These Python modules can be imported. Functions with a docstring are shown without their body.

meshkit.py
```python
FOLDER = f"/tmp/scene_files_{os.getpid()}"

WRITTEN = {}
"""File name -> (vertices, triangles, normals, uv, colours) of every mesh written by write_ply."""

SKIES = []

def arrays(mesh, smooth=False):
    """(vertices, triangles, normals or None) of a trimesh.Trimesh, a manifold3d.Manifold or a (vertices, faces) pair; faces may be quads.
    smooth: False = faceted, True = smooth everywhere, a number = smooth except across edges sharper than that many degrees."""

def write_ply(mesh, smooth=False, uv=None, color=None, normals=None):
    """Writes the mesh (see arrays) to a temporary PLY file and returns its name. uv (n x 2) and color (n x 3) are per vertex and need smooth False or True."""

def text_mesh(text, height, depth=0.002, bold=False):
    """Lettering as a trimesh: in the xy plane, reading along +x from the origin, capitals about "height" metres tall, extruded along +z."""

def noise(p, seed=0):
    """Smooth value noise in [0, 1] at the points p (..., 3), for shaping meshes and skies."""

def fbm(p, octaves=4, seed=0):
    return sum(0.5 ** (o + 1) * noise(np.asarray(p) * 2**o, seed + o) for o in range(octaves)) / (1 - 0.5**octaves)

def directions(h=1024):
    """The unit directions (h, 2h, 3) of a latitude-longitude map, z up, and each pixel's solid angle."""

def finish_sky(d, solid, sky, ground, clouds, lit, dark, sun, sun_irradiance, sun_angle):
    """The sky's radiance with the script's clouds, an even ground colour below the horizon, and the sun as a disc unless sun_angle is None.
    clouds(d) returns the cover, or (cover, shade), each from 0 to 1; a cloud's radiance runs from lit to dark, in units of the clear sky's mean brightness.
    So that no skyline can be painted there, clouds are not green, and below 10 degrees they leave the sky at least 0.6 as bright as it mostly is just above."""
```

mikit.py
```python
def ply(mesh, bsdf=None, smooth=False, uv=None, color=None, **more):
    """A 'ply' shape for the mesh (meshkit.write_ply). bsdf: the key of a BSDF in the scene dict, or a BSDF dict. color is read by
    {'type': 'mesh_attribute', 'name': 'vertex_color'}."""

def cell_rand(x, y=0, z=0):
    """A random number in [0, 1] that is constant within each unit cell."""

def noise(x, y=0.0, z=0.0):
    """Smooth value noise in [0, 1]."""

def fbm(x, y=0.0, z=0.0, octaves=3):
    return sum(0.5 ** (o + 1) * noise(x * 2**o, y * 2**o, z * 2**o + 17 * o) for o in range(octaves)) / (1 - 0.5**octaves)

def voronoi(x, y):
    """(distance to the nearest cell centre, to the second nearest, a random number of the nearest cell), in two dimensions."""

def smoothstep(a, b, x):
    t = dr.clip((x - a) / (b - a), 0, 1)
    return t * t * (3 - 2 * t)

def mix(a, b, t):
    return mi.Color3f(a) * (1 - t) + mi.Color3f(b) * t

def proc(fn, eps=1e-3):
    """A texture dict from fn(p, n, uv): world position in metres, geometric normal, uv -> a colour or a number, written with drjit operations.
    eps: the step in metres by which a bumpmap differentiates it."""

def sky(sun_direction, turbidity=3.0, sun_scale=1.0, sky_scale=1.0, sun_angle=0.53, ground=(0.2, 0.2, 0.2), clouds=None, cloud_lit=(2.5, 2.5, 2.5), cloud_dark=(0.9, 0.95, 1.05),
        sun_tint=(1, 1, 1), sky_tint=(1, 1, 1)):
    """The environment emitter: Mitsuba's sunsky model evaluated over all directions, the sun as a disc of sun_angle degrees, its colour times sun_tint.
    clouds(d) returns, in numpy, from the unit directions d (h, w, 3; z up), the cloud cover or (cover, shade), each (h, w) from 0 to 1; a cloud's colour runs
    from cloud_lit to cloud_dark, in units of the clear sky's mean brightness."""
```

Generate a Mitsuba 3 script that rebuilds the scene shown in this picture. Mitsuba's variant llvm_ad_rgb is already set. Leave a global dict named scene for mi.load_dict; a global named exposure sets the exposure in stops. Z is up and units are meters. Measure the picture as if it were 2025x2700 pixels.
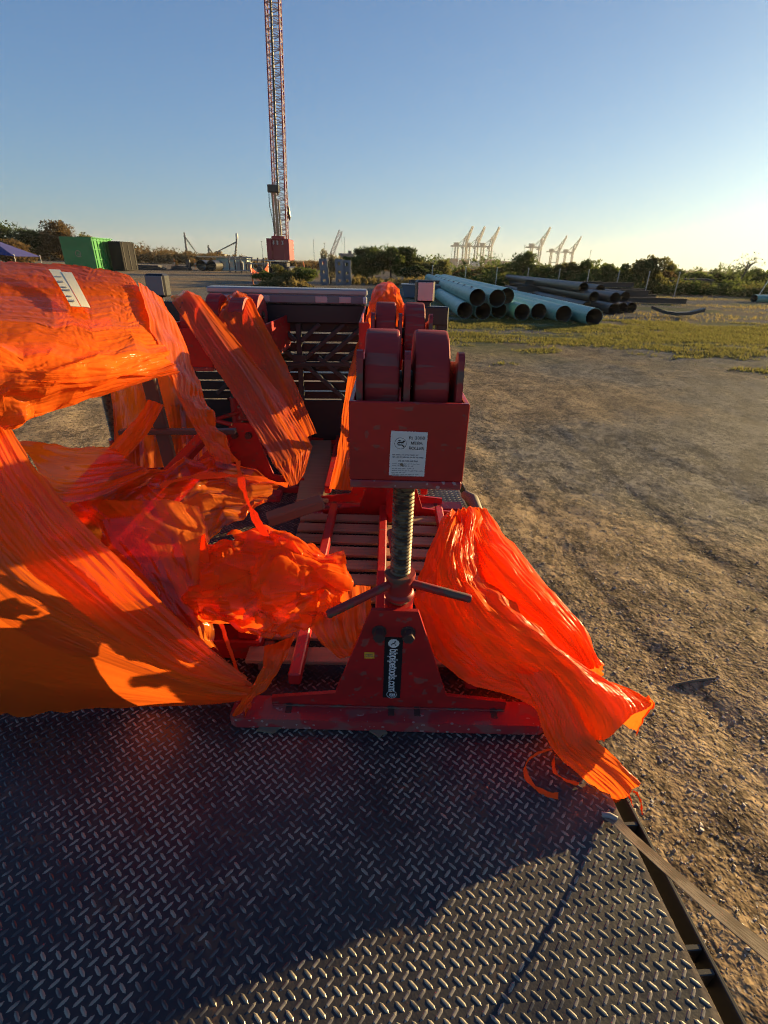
import math
import numpy as np, trimesh, shapely, shapely.geometry as sg
from scipy.interpolate import RectBivariateSpline
import drjit as dr
import mitsuba as mi
import mikit, meshkit
from mikit import proc, noise, fbm, voronoi, cell_rand, smoothstep, mix

T = mi.ScalarTransform4f
scene, labels = {}, {}

# ------------------------------------------------------------------ camera, sky, exposure
EYE = np.array([0.0, 0.0, 2.35])
PITCH, ROLL = math.radians(26.85), math.radians(1.5)
FORWARD = np.array([0, math.cos(PITCH), -math.sin(PITCH)])
UP = np.array([0, math.sin(PITCH), math.cos(PITCH)]) * math.cos(ROLL) - np.array([1.0, 0, 0]) * math.sin(ROLL)
scene['camera'] = {'type': 'perspective', 'fov': 75.83, 'fov_axis': 'x', 'near_clip': 0.05, 'far_clip': 9000.0,
                   'to_world': T().look_at(origin=EYE.tolist(), target=(EYE + FORWARD).tolist(), up=UP.tolist())}
SUN_AZ, SUN_EL = math.radians(54.0), math.radians(10.0)
SUN = [math.sin(SUN_AZ) * math.cos(SUN_EL), math.cos(SUN_AZ) * math.cos(SUN_EL), math.sin(SUN_EL)]
scene['sky'] = mikit.sky(SUN, turbidity=2.6, sun_scale=2.5, sky_scale=0.72, sun_tint=(0.86, 1.0, 1.22), sky_tint=(0.66, 0.94, 1.42))
exposure = 2.7

# ------------------------------------------------------------------ helpers
def cat(*ms):
    ms = [m for x in ms for m in (x if isinstance(x, list) else [x])]
    v, f, at = [], [], 0
    for a, b in ms:
        v.append(a); f.append(np.asarray(b) + at); at += len(a)
    return np.vstack(v), np.vstack(f)

def tri(mesh):
    return np.asarray(mesh.vertices, float), np.asarray(mesh.faces)

def rotz(a):
    c, s = math.cos(a), math.sin(a)
    return np.array([[c, -s, 0], [s, c, 0], [0, 0, 1.0]])
def roty(a):
    c, s = math.cos(a), math.sin(a)
    return np.array([[c, 0, s], [0, 1.0, 0], [-s, 0, c]])
def rotx(a):
    c, s = math.cos(a), math.sin(a)
    return np.array([[1.0, 0, 0], [0, c, -s], [0, s, c]])

def move(m, t=(0, 0, 0), R=None):
    v = m[0] if R is None else m[0] @ R.T
    return v + np.asarray(t, float), m[1]

def box(c, s, bevel=0.0, R=None):
    """Box of size s about c, its edges chamfered by bevel."""
    h = np.asarray(s, float) / 2
    b = min(bevel, 0.45 * h.min())
    if b <= 0:
        m = tri(trimesh.creation.box(s))
    else:
        p = []
        for sx in (-1, 1):
            for sy in (-1, 1):
                for sz in (-1, 1):
                    for k in range(3):
                        q = h - b; q[k] = h[k]
                        p.append(q * (sx, sy, sz))
        m = tri(trimesh.convex.convex_hull(np.array(p)))
    return move(m, c, R)

def bar(p, q, w, d=None, bevel=0.0):
    """Square bar from p to q, w wide and d deep."""
    p, q = np.asarray(p, float), np.asarray(q, float)
    L = np.linalg.norm(q - p); z = (q - p) / L
    a = np.array([1.0, 0, 0]) if abs(z[0]) < 0.8 else np.array([0, 1.0, 0])
    y = np.cross(z, a); y /= np.linalg.norm(y); x = np.cross(y, z)
    return move(box((0, 0, 0), (w, d or w, L), bevel), (p + q) / 2, np.stack([x, y, z], 1))

def tube(pts, r, n=10, caps=True):
    pts = np.asarray(pts, float); r = np.broadcast_to(r, (len(pts),))
    t = np.gradient(pts, axis=0); t /= np.linalg.norm(t, axis=1, keepdims=True) + 1e-12
    a = np.array([0, 0, 1.0]) if abs(t[0, 2]) < 0.9 else np.array([1.0, 0, 0])
    v = []
    ang = np.arange(n) * 2 * np.pi / n
    for p, d, rr in zip(pts, t, r):
        x = np.cross(a, d); x /= np.linalg.norm(x) + 1e-12; y = np.cross(d, x)
        v.append(p + rr * (np.cos(ang)[:, None] * x + np.sin(ang)[:, None] * y))
    v = np.vstack(v); f = []
    for i in range(len(pts) - 1):
        for j in range(n):
            a0, b0 = i * n + j, i * n + (j + 1) % n
            f += [[a0, b0, b0 + n], [a0, b0 + n, a0 + n]]
    if caps:
        k = len(v); v = np.vstack([v, pts[:1], pts[-1:]])
        e = (len(pts) - 1) * n
        for j in range(n):
            f += [[k, (j + 1) % n, j], [k + 1, e + j, e + (j + 1) % n]]
    return v, np.array(f)

def lathe(profile, n=32):
    """Profile of (radius, height) turned about z."""
    p = np.asarray(profile, float); ang = np.arange(n) * 2 * np.pi / n
    v = np.stack([p[:, None, 0] * np.cos(ang), p[:, None, 0] * np.sin(ang), np.repeat(p[:, 1:], n, 1)], -1).reshape(-1, 3)
    f = []
    for i in range(len(p) - 1):
        for j in range(n):
            a, b = i * n + j, i * n + (j + 1) % n
            f += [[a, b, b + n], [a, b + n, a + n]]
    return v, np.array(f)

def prism(poly, h, R=None, t=(0, 0, 0)):
    """Polygon in xy extruded by h along z."""
    g = poly if hasattr(poly, 'exterior') else sg.Polygon(poly)
    return move(tri(trimesh.creation.extrude_polygon(g, h, engine='earcut')), t, R)

def upright(poly, thick, y):
    """Polygon in xz standing at depth y..y+thick."""
    m = prism(poly, thick)
    v = m[0][:, [0, 2, 1]].copy(); v[:, 1] += y
    return v, m[1][:, ::-1]

def key_for(key):
    if key not in scene and key not in labels:
        return key
    i = 1
    while f'{key}_{i:03d}' in scene or f'{key}_{i:03d}' in labels:
        i += 1
    return f'{key}_{i:03d}'

def put(key, mesh, bsdf, smooth=False, uv=None, M=None, **more):
    key = key_for(key)
    d = mesh if isinstance(mesh, dict) else mikit.ply(mesh, bsdf, smooth, uv=uv)
    scene[key] = {**d, **({'to_world': M} if M is not None else {})}
    return key

def thing(key, label, category, group=None):
    key = key_for(key)
    labels[key] = {'label': label, 'category': category, **({'group': group} if group else {})}
    return key

def single(key, mesh, bsdf, label, category, group=None, smooth=False, uv=None, kind=None):
    key = put(key, mesh, bsdf, smooth, uv)
    labels[key] = {'label': label, 'category': category, **({'group': group} if group else {}), **({'kind': kind} if kind else {})}
    return key

def part_label(key, text=None, kind=None):
    labels[key] = {**({'label': text} if text else {}), **({'kind': kind} if kind else {})}

def rgb(*c):
    return {'type': 'rgb', 'value': list(c)}

def mat(name, base, rough=0.5, metallic=0.0, two=True, bump=None, bump_scale=1.0, **more):
    b = {'type': 'principled', 'base_color': base if isinstance(base, dict) else rgb(*base), 'roughness': rough, 'metallic': metallic, **more}
    if bump is not None:
        b = {'type': 'bumpmap', 'arbitrary': bump, 'scale': bump_scale, 'bsdf': b}
    scene[name] = {'type': 'twosided', 'bsdf': b} if two else b

# ------------------------------------------------------------------ materials
def red_fn(p, n, uv):
    d = fbm(p.x * 9, p.y * 9, p.z * 9, 3)
    scuff = smoothstep(0.66, 0.74, fbm(p.x * 40 + 3, p.y * 40, p.z * 40, 3))
    c = mix((0.40, 0.013, 0.013), (0.32, 0.013, 0.012), smoothstep(0.35, 0.65, d))
    return mix(c, (0.17, 0.09, 0.07), scuff * 0.55)
mat('red_paint', proc(red_fn), 0.38, specular=0.5)
def worn_fn(p, n, uv):
    w = smoothstep(0.53, 0.66, fbm(p.x * 22, p.y * 22, p.z * 22, 3))
    return mix((0.25, 0.018, 0.016), (0.115, 0.062, 0.042), w)
mat('worn_red', proc(worn_fn), 0.5)
def basered_fn(p, n, uv):
    g = smoothstep(0.50, 0.62, fbm(p.x * 14, p.y * 14, p.z * 14, 4))
    s = smoothstep(0.72, 0.78, fbm(p.x * 70, p.y * 70, p.z * 70, 2))
    return mix(mix((0.33, 0.026, 0.030), (0.22, 0.085, 0.075), g * 0.8), (0.45, 0.38, 0.34), s * 0.6)
mat('dusty_red', proc(basered_fn), 0.5)
def screw_fn(p, n, uv):
    return mix((0.17, 0.14, 0.085), (0.07, 0.05, 0.035), smoothstep(0.4, 0.65, fbm(p.x * 60, p.y * 60, p.z * 60, 3)))
mat('greasy_steel', proc(screw_fn), 0.42, metallic=0.55)
def wheel_fn(p, n, uv):
    return mix(mix((0.36, 0.028, 0.026), (0.27, 0.026, 0.025), fbm(p.x * 25, p.y * 25, p.z * 25, 3)), (0.20, 0.10, 0.085), 0.6 * smoothstep(0.56, 0.66, fbm(p.x * 7, p.y * 60, p.z * 60, 3)))
mat('wheel_rubber', proc(wheel_fn), 0.6, specular=0.3)
mat('dark_edge', (0.07, 0.055, 0.045), 0.6)
mat('bolt_steel', (0.075, 0.045, 0.04), 0.45, metallic=0.3)
mat('sticker_white', (0.62, 0.61, 0.58), 0.45)
mat('sticker_black', (0.012, 0.012, 0.013), 0.35)
mat('ink', (0.03, 0.03, 0.032), 0.5)
mat('ink_white', (0.66, 0.64, 0.62), 0.5)
mat('ink_grey', (0.24, 0.24, 0.24), 0.5)
mat('sticker_yellow', (0.62, 0.30, 0.03), 0.45)

TR_YAW = math.radians(4.6)
TC, TS = math.cos(TR_YAW), math.sin(TR_YAW)
def deck_local(p):
    """Trailer axes: x across (0 at the right deck edge), y along."""
    x, y = p.x - 0.72, p.y - 0.64
    return x * TC + y * TS, -x * TS + y * TC + 0.64
def deck_fn(p, n, uv):
    x, y = deck_local(p)
    big = fbm(p.x * 2.2, p.y * 2.2, 0, 3)
    fine = fbm(p.x * 55, p.y * 55, 0, 3)
    dust = smoothstep(0.42, 0.72, 0.6 * big + 0.4 * fine)
    c = mix((0.018, 0.018, 0.021), (0.044, 0.038, 0.033), dust * 0.75)
    edge = smoothstep(-0.020, -0.004, x + 0.012 * (fine - 0.5))
    c = mix(c, (0.20, 0.145, 0.09), edge * 0.75)
    # rust-brown drip that runs along the plate, and two dry stains
    drip = x + 1.06 + 0.035 * (y - 0.4) + 0.02 * (fbm(y * 14, 3.0, 0, 2) - 0.5)
    line = smoothstep(0.012, 0.003, dr.abs(drip)) * smoothstep(0.12, 0.2, y) * smoothstep(0.66, 0.55, y) * smoothstep(0.35, 0.55, fine)
    c = mix(c, (0.075, 0.042, 0.026), line * 0.8)
    stain = smoothstep(0.60, 0.70, fbm(x * 9 + 4, y * 9, 0, 3)) * smoothstep(0.45, 0.6, fine)
    return mix(c, (0.085, 0.050, 0.028), stain * 0.6)
def deck_rough(p, n, uv):
    return 0.30 + 0.25 * fbm(p.x * 20, p.y * 20, 0, 3)
def deck_bump(p, n, uv):
    return fbm(p.x * 160, p.y * 160, 0, 2)
mat('deck_paint', proc(deck_fn), proc(deck_rough), bump=proc(deck_bump, 5e-4), bump_scale=0.00035, specular=0.5)
def lug_fn(p, n, uv):
    w = 0.5 * fbm(p.x * 30, p.y * 30, 0, 3) + 0.5 * fbm(p.x * 5, p.y * 5, 2.0, 3)
    return mix((0.042, 0.042, 0.045), (0.25, 0.225, 0.18), smoothstep(0.38, 0.62, w))
mat('lug_paint', proc(lug_fn), 0.33, specular=0.6)
mat('black_steel', (0.020, 0.019, 0.020), 0.42)
mat('matte_black', (0.022, 0.021, 0.022), 0.9, specular=0.1)
mat('dark_steel', (0.045, 0.040, 0.038), 0.5)
mat('grey_metal', (0.36, 0.36, 0.36), 0.35, metallic=0.4)
mat('pale_lens', (0.55, 0.36, 0.34), 0.25, specular=0.6)
mat('smoke_lens', (0.16, 0.16, 0.18), 0.2)
def wood_fn(p, n, uv):
    g = fbm(p.x * 5, p.y * 90, p.z * 90, 3)
    return mix((0.24, 0.155, 0.09), (0.36, 0.25, 0.15), g)
mat('pallet_wood', proc(wood_fn), 0.75)
mat('old_wood', (0.17, 0.125, 0.085), 0.8)
def strap_fn(p, n, uv):
    r = noise(uv.x * 900, 0, 0) * 0.4 + fbm(uv.x * 60, uv.y * 18, 0, 3) * 0.6
    return mix((0.10, 0.08, 0.055), (0.23, 0.20, 0.155), smoothstep(0.25, 0.75, r))
mat('webbing', proc(strap_fn), 0.7)

# orange stretch film: thin sheets, partly clear
def streak_bump(p, n, uv):
    return 0.55 * noise(uv.x * 260, uv.y * 5) + 0.30 * noise(uv.x * 95, uv.y * 2.2) + 0.5 * noise(uv.x * 38, uv.y * 1.3) + 0.25 * fbm(uv.x * 60, uv.y * 45, 0, 2)
def crumple_bump(p, n, uv):
    a = noise(uv.x * 21, uv.y * 17)
    b = noise(uv.x * 52 + 5, uv.y * 44)
    c = noise(uv.x * 9 + 2, uv.y * 110)
    return dr.abs(a - 0.5) * 1.6 + dr.abs(b - 0.5) * 0.6 + c * 0.12
def film(name, base, rough, spec, diff, bump, scale):
    # overlapping turns and stretch lines: bands of film that let more or less through
    def clear(p, n, uv):
        band = noise(uv.x * 9, uv.y * 0.9) * 0.5 + noise(uv.x * 34 + 7, uv.y * 1.5) * 0.3 + noise(uv.x * 150, uv.y * 3) * 0.2
        return dr.clip(spec * (0.35 + 1.9 * smoothstep(0.36, 0.64, band)), 0, 0.85)
    spec_trans = proc(clear)
    scene[name] = {'type': 'bumpmap', 'arbitrary': proc(bump, 6e-4), 'scale': scale,
                   'bsdf': {'type': 'principledthin', 'base_color': rgb(*base), 'roughness': rough, 'spec_trans': spec_trans, 'diff_trans': diff, 'eta': 1.58}}
ORANGE = (0.98, 0.172, 0.018)
film('film_tight', ORANGE, 0.13, 0.19, 1.0, streak_bump, 0.0013)
film('film_clear', (0.98, 0.235, 0.03), 0.12, 0.44, 1.0, streak_bump, 0.0010)
film('film_crumple', ORANGE, 0.10, 0.14, 1.1, crumple_bump, 0.0016)
film('film_gloss', ORANGE, 0.06, 0.12, 0.9, streak_bump, 0.0010)
film('film_matte', (0.98, 0.18, 0.018), 0.27, 0.12, 1.0, streak_bump, 0.0022)

# ------------------------------------------------------------------ the ground
def ground_height(x, y):
    r = np.hypot(x, y)
    p = np.stack([x, y, np.zeros_like(x)], -1)
    near = np.clip((14 - r) / 9, 0, 1)
    mid = np.clip((60 - r) / 40, 0, 1)
    h = 0.10 * (meshkit.fbm(p * 0.35, 3, 5) - 0.5) * np.clip((200 - r) / 100, 0.2, 1)
    h = h + mid * 0.05 * (meshkit.fbm(p * 1.7, 3, 1) - 0.5)
    clod = meshkit.fbm(p * 7.5, 4, 2)
    h = h + near * (0.007 * (clod - 0.5) + 0.006 * np.abs(meshkit.fbm(p * 24, 3, 3) - 0.5))
    # wheel ruts beside the trailer
    s = x + 0.10 * y + 0.25 * (meshkit.noise(p * 0.5, 9) - 0.5)
    for c in (1.75, 2.2, 3.5):
        h = h - near * 0.009 * np.exp(-((s - c) / 0.10) ** 2)
    return h
def ground_mesh():
    ang = np.concatenate([np.radians(np.linspace(-62, 62, 700)), np.radians(np.linspace(62, 298, 60))[1:-1]])
    rad = np.concatenate([np.linspace(0.3, 1.4, 8), np.arange(1.45, 6.0, 0.016), np.geomspace(6.0, 45, 150), np.geomspace(46, 3200, 70)])
    a, r = np.meshgrid(ang, rad)
    x, y = r * np.sin(a), r * np.cos(a)
    v = np.stack([x, y, ground_height(x, y)], -1).reshape(-1, 3)
    n = len(ang); i, j = np.meshgrid(np.arange(len(rad) - 1), np.arange(n), indexing='ij')
    k = (j + 1) % n
    q = np.stack([i * n + j, i * n + k, (i + 1) * n + k, (i + 1) * n + j], -1).reshape(-1, 4)
    c = np.array([[0, 0, float(ground_height(np.array([0.0]), np.array([0.0]))[0])]])
    f = np.vstack([q[:, [0, 2, 1]], q[:, [0, 3, 2]]])
    ring = np.stack([np.full(n, len(v)), (np.arange(n) + 1) % n, np.arange(n)], 1)
    return np.vstack([v, c]), np.vstack([f, ring])
def ground_fn(p, n, uv):
    r = dr.sqrt(p.x * p.x + p.y * p.y)
    big = fbm(p.x * 0.22 + 7, p.y * 0.30, 0, 3)
    med = fbm(p.x * 1.6, p.y * 1.6, 0, 3)
    fine = fbm(p.x * 16, p.y * 16, 0, 3)
    sand = mix((0.262, 0.188, 0.110), (0.165, 0.115, 0.070), smoothstep(0.34, 0.66, 0.55 * fine + 0.45 * med))
    gravel = mix((0.190, 0.165, 0.130), (0.105, 0.092, 0.076), smoothstep(0.35, 0.65, fine))
    g = smoothstep(0.42, 0.66, big - 0.06 + 0.16 * smoothstep(3.0, 9.0, r) + 0.20 * (fine - 0.5))
    c = mix(sand, gravel, g)
    speck = 0.36 * fbm(p.x * 5.2 + 11, p.y * 4.2, 0, 3) + 0.30 * noise(p.x * 33, p.y * 26) + 0.34 * noise(p.x * 96, p.y * 82)
    c = c * (0.42 + 1.15 * smoothstep(0.30, 0.70, speck))
    d1, d2, w = voronoi(p.x * 42, p.y * 42)
    chip = smoothstep(0.30, 0.18, d1) * smoothstep(0.72, 0.9, w) * smoothstep(16, 7, r)
    c = mix(c, (0.33, 0.30, 0.26), chip * 0.7)
    turf = smoothstep(0.45, 0.62, fbm(p.x * 0.35, p.y * 0.55, 3.0, 4)) * smoothstep(12, 19, p.y) * smoothstep(-1.0, 3.0, p.x)
    return mix(c, (0.12, 0.125, 0.045), turf * 0.8)
def ground_bump(p, n, uv):
    return fbm(p.x * 55, p.y * 55, 0, 3) + 0.9 * fbm(p.x * 13, p.y * 11, 3.0, 3)
mat('dirt', proc(ground_fn), 0.85, bump=proc(ground_bump, 2e-3), bump_scale=0.0075, specular=0.08)
put('ground', ground_mesh(), 'dirt', smooth=True)
labels['ground'] = {'label': 'brown dirt and gravel yard around the trailer', 'kind': 'structure'}

rng = np.random.default_rng(11)
def pebbles(n):
    base = trimesh.creation.icosphere(subdivisions=0)
    bv, bf = np.array(base.vertices), np.array(base.faces)
    a = np.radians(np.concatenate([rng.uniform(5, 60, n), rng.uniform(-50, -20, n // 3)]))
    r = 1.6 * (9.0 / 1.6) ** rng.random(len(a))
    x, y = r * np.sin(a), r * np.cos(a)
    keep = (x + 0.08 * y > 0.9) | (x + 0.08 * y < -1.9)
    x, y = x[keep], y[keep]; m = len(x)
    z = ground_height(x, y)
    s = 0.0022 + 0.0075 * rng.random(m) ** 5
    sc = s[:, None] * rng.uniform(0.6, 1.4, (m, 3)) * [1, 1, 0.65]
    jit = 1 + 0.25 * rng.standard_normal((m, len(bv), 1))
    an = rng.uniform(0, 6.28, m); c, sn = np.cos(an), np.sin(an)
    v = bv[None] * jit * sc[:, None]
    vx = v[..., 0] * c[:, None] - v[..., 1] * sn[:, None]; vy = v[..., 0] * sn[:, None] + v[..., 1] * c[:, None]
    v = np.stack([vx + x[:, None], vy + y[:, None], v[..., 2] + z[:, None] + 0.2 * s[:, None]], -1).reshape(-1, 3)
    f = (bf[None] + (np.arange(m) * len(bv))[:, None, None]).reshape(-1, 3)
    return v, f
def pebble_fn(p, n, uv):
    w = cell_rand(p.x * 30, p.y * 30)
    return mix((0.24, 0.19, 0.14), (0.60, 0.55, 0.47), w)
mat('pebble', proc(pebble_fn), 0.75, specular=0.2)
single('gravel', pebbles(9000), 'pebble', 'loose gravel scattered over the brown dirt', 'gravel', kind='stuff')

# ------------------------------------------------------------------ foliage
def leaves(name, base, diff=0.9):
    scene[name] = {'type': 'principledthin', 'base_color': rgb(*base), 'roughness': 0.6, 'spec_trans': 0.0, 'diff_trans': diff}
leaves('leaf_green', (0.110, 0.140, 0.040))
leaves('leaf_dark', (0.062, 0.086, 0.032))
leaves('leaf_olive', (0.150, 0.145, 0.048))
leaves('leaf_brown', (0.150, 0.100, 0.045))
leaves('leaf_pale', (0.30, 0.27, 0.17))
leaves('grass_blade', (0.150, 0.145, 0.050), 1.0)
leaves('straw_blade', (0.24, 0.19, 0.075), 1.0)
mat('bark', (0.085, 0.065, 0.05), 0.9)

def leaf_cards(c, size, rg):
    """One bent leaf clump (two triangles) at each centre."""
    n = len(c)
    d = rg.standard_normal((n, 3)); d /= np.linalg.norm(d, axis=1, keepdims=True)
    e = np.cross(d, rg.standard_normal((n, 3))); e /= np.linalg.norm(e, axis=1, keepdims=True)
    g = np.cross(d, e)
    s = size * rg.uniform(0.6, 1.4, (n, 1))
    v = np.stack([c - d * s, c + e * s * 0.55 + g * s * 0.2, c + d * s, c - e * s * 0.55 + g * s * 0.2], 1).reshape(-1, 3)
    k = np.arange(n)[:, None] * 4
    return v, np.vstack([k + [0, 1, 2], k + [0, 2, 3]])

def crown(cx, cy, z0, z1, rx, ry, n, leaf, rg, clumps=14, fill=0.55):
    """Leaf clumps gathered round uneven boughs inside an egg-shaped volume."""
    h = z1 - z0
    u = rg.standard_normal((clumps, 3)); u /= np.linalg.norm(u, axis=1, keepdims=True)
    rr = rg.uniform(0.3, 0.95, (clumps, 1))
    cc = u * rr * [rx, ry, h / 2] + [cx, cy, (z0 + z1) / 2]
    size = rg.uniform(0.22, 0.48, clumps)
    pick = rg.integers(0, clumps, n)
    w = rg.standard_normal((n, 3)); w /= np.linalg.norm(w, axis=1, keepdims=True)
    w *= rg.uniform(fill, 1.0, (n, 1))
    p = cc[pick] + w * size[pick][:, None] * [rx, ry, h * 0.55]
    p[:, 2] = np.maximum(p[:, 2], 0.08)
    return leaf_cards(p, leaf, rg)

def trunk(cx, cy, z0, top, r, rg, limbs=4, spread=1.0):
    zs = np.linspace(0, 1, 5)[:, None]
    lean = rg.uniform(-0.25, 0.25, 2)
    pts = np.array([cx, cy, 0.0]) + zs * [lean[0], lean[1], top]
    m = [tube(pts, np.linspace(r, r * 0.35, 5), 7)]
    for i in range(limbs):
        a, t = rg.uniform(0, 6.28), rg.uniform(0.4, 0.85)
        s = pts[0] + t * (pts[-1] - pts[0])
        e = s + [math.cos(a) * spread, math.sin(a) * spread, rg.uniform(0.3, 0.7) * spread]
        m.append(tube([s, (s + e) / 2 + [0, 0, 0.1 * spread], e], [r * 0.5, r * 0.35, r * 0.15], 5))
    return cat(m)

def tree(name, x, y, h, w, leaf, label, category='tree', group=None, n=2500, size=0.16, seed=0, low=0.12, depth=None, clumps=14, fill=0.5):
    rg = np.random.default_rng(seed + 100)
    k = thing(name, label, category, group)
    put(k + '__trunk', trunk(x, y, 0, h * 0.75, 0.03 * h, rg, 5, w * 0.3), 'bark', smooth=True)
    put(k + '__crown', crown(x, y, h * low, h * 0.93, w * 0.66, (depth or w) * 0.5, int(n * 1.5), size * 0.85, rg, clumps, fill), leaf)
    return k

# grass between the yard and the pipes
def grass(n, box_, hmax, rg, mask):
    x = rg.uniform(box_[0], box_[1], n); y = rg.uniform(box_[2], box_[3], n)
    keep = mask(x, y) > rg.random(n)
    x, y = x[keep], y[keep]; m = len(x)
    z = ground_height(x, y) - 0.01
    h = hmax * rg.uniform(0.35, 1.0, m); a = rg.uniform(0, 6.28, m); w = h * 0.16 + 0.006
    lean = rg.uniform(-0.5, 0.5, (m, 2)) * h[:, None]
    b = np.stack([x, y, z], -1); s = np.stack([np.cos(a) * w, np.sin(a) * w, 0 * a], -1)
    t = b + np.stack([lean[:, 0], lean[:, 1], h], -1)
    v = np.stack([b - s, b + s, t], 1).reshape(-1, 3)
    return v, np.arange(3 * m).reshape(-1, 3)
def turf_mask(x, y):
    p = np.stack([x, y, 0 * x], -1)
    f = meshkit.fbm(p * [0.30, 0.55, 1], 4, 21)
    edge = np.clip((y - 12.5 - 0.22 * np.maximum(0, 9 - x) - 2.0 * (meshkit.noise(p * 0.4, 4) - 0.5)) / 5.0, 0, 1)
    g = meshkit.fbm(p * [1.3, 2.2, 1], 3, 22)
    return np.clip((0.7 * f + 0.3 * g - 0.590 + 0.19 * edge) * 7.0, 0, 1)
rg = np.random.default_rng(5)
single('grass', grass(190000, (1.5, 24, 13, 27), 0.11, rg, turf_mask), 'grass_blade', 'short green grass lit from behind in front of the pipes', 'grass', kind='stuff')
single('grass', cat(grass(60000, (1.5, 26, 12, 27), 0.09, rg, lambda x, y: 0.6 * turf_mask(x, y)), grass(45000, (4, 60, 27, 62), 0.16, rg, lambda x, y: np.clip(meshkit.fbm(np.stack([x * 0.2, y * 0.5, 0 * x], -1), 3, 8) * 5 - 2.1, 0, 1))), 'straw_blade',
       'dry yellow grass among the green patches and behind the pipes', 'grass', kind='stuff')

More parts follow.
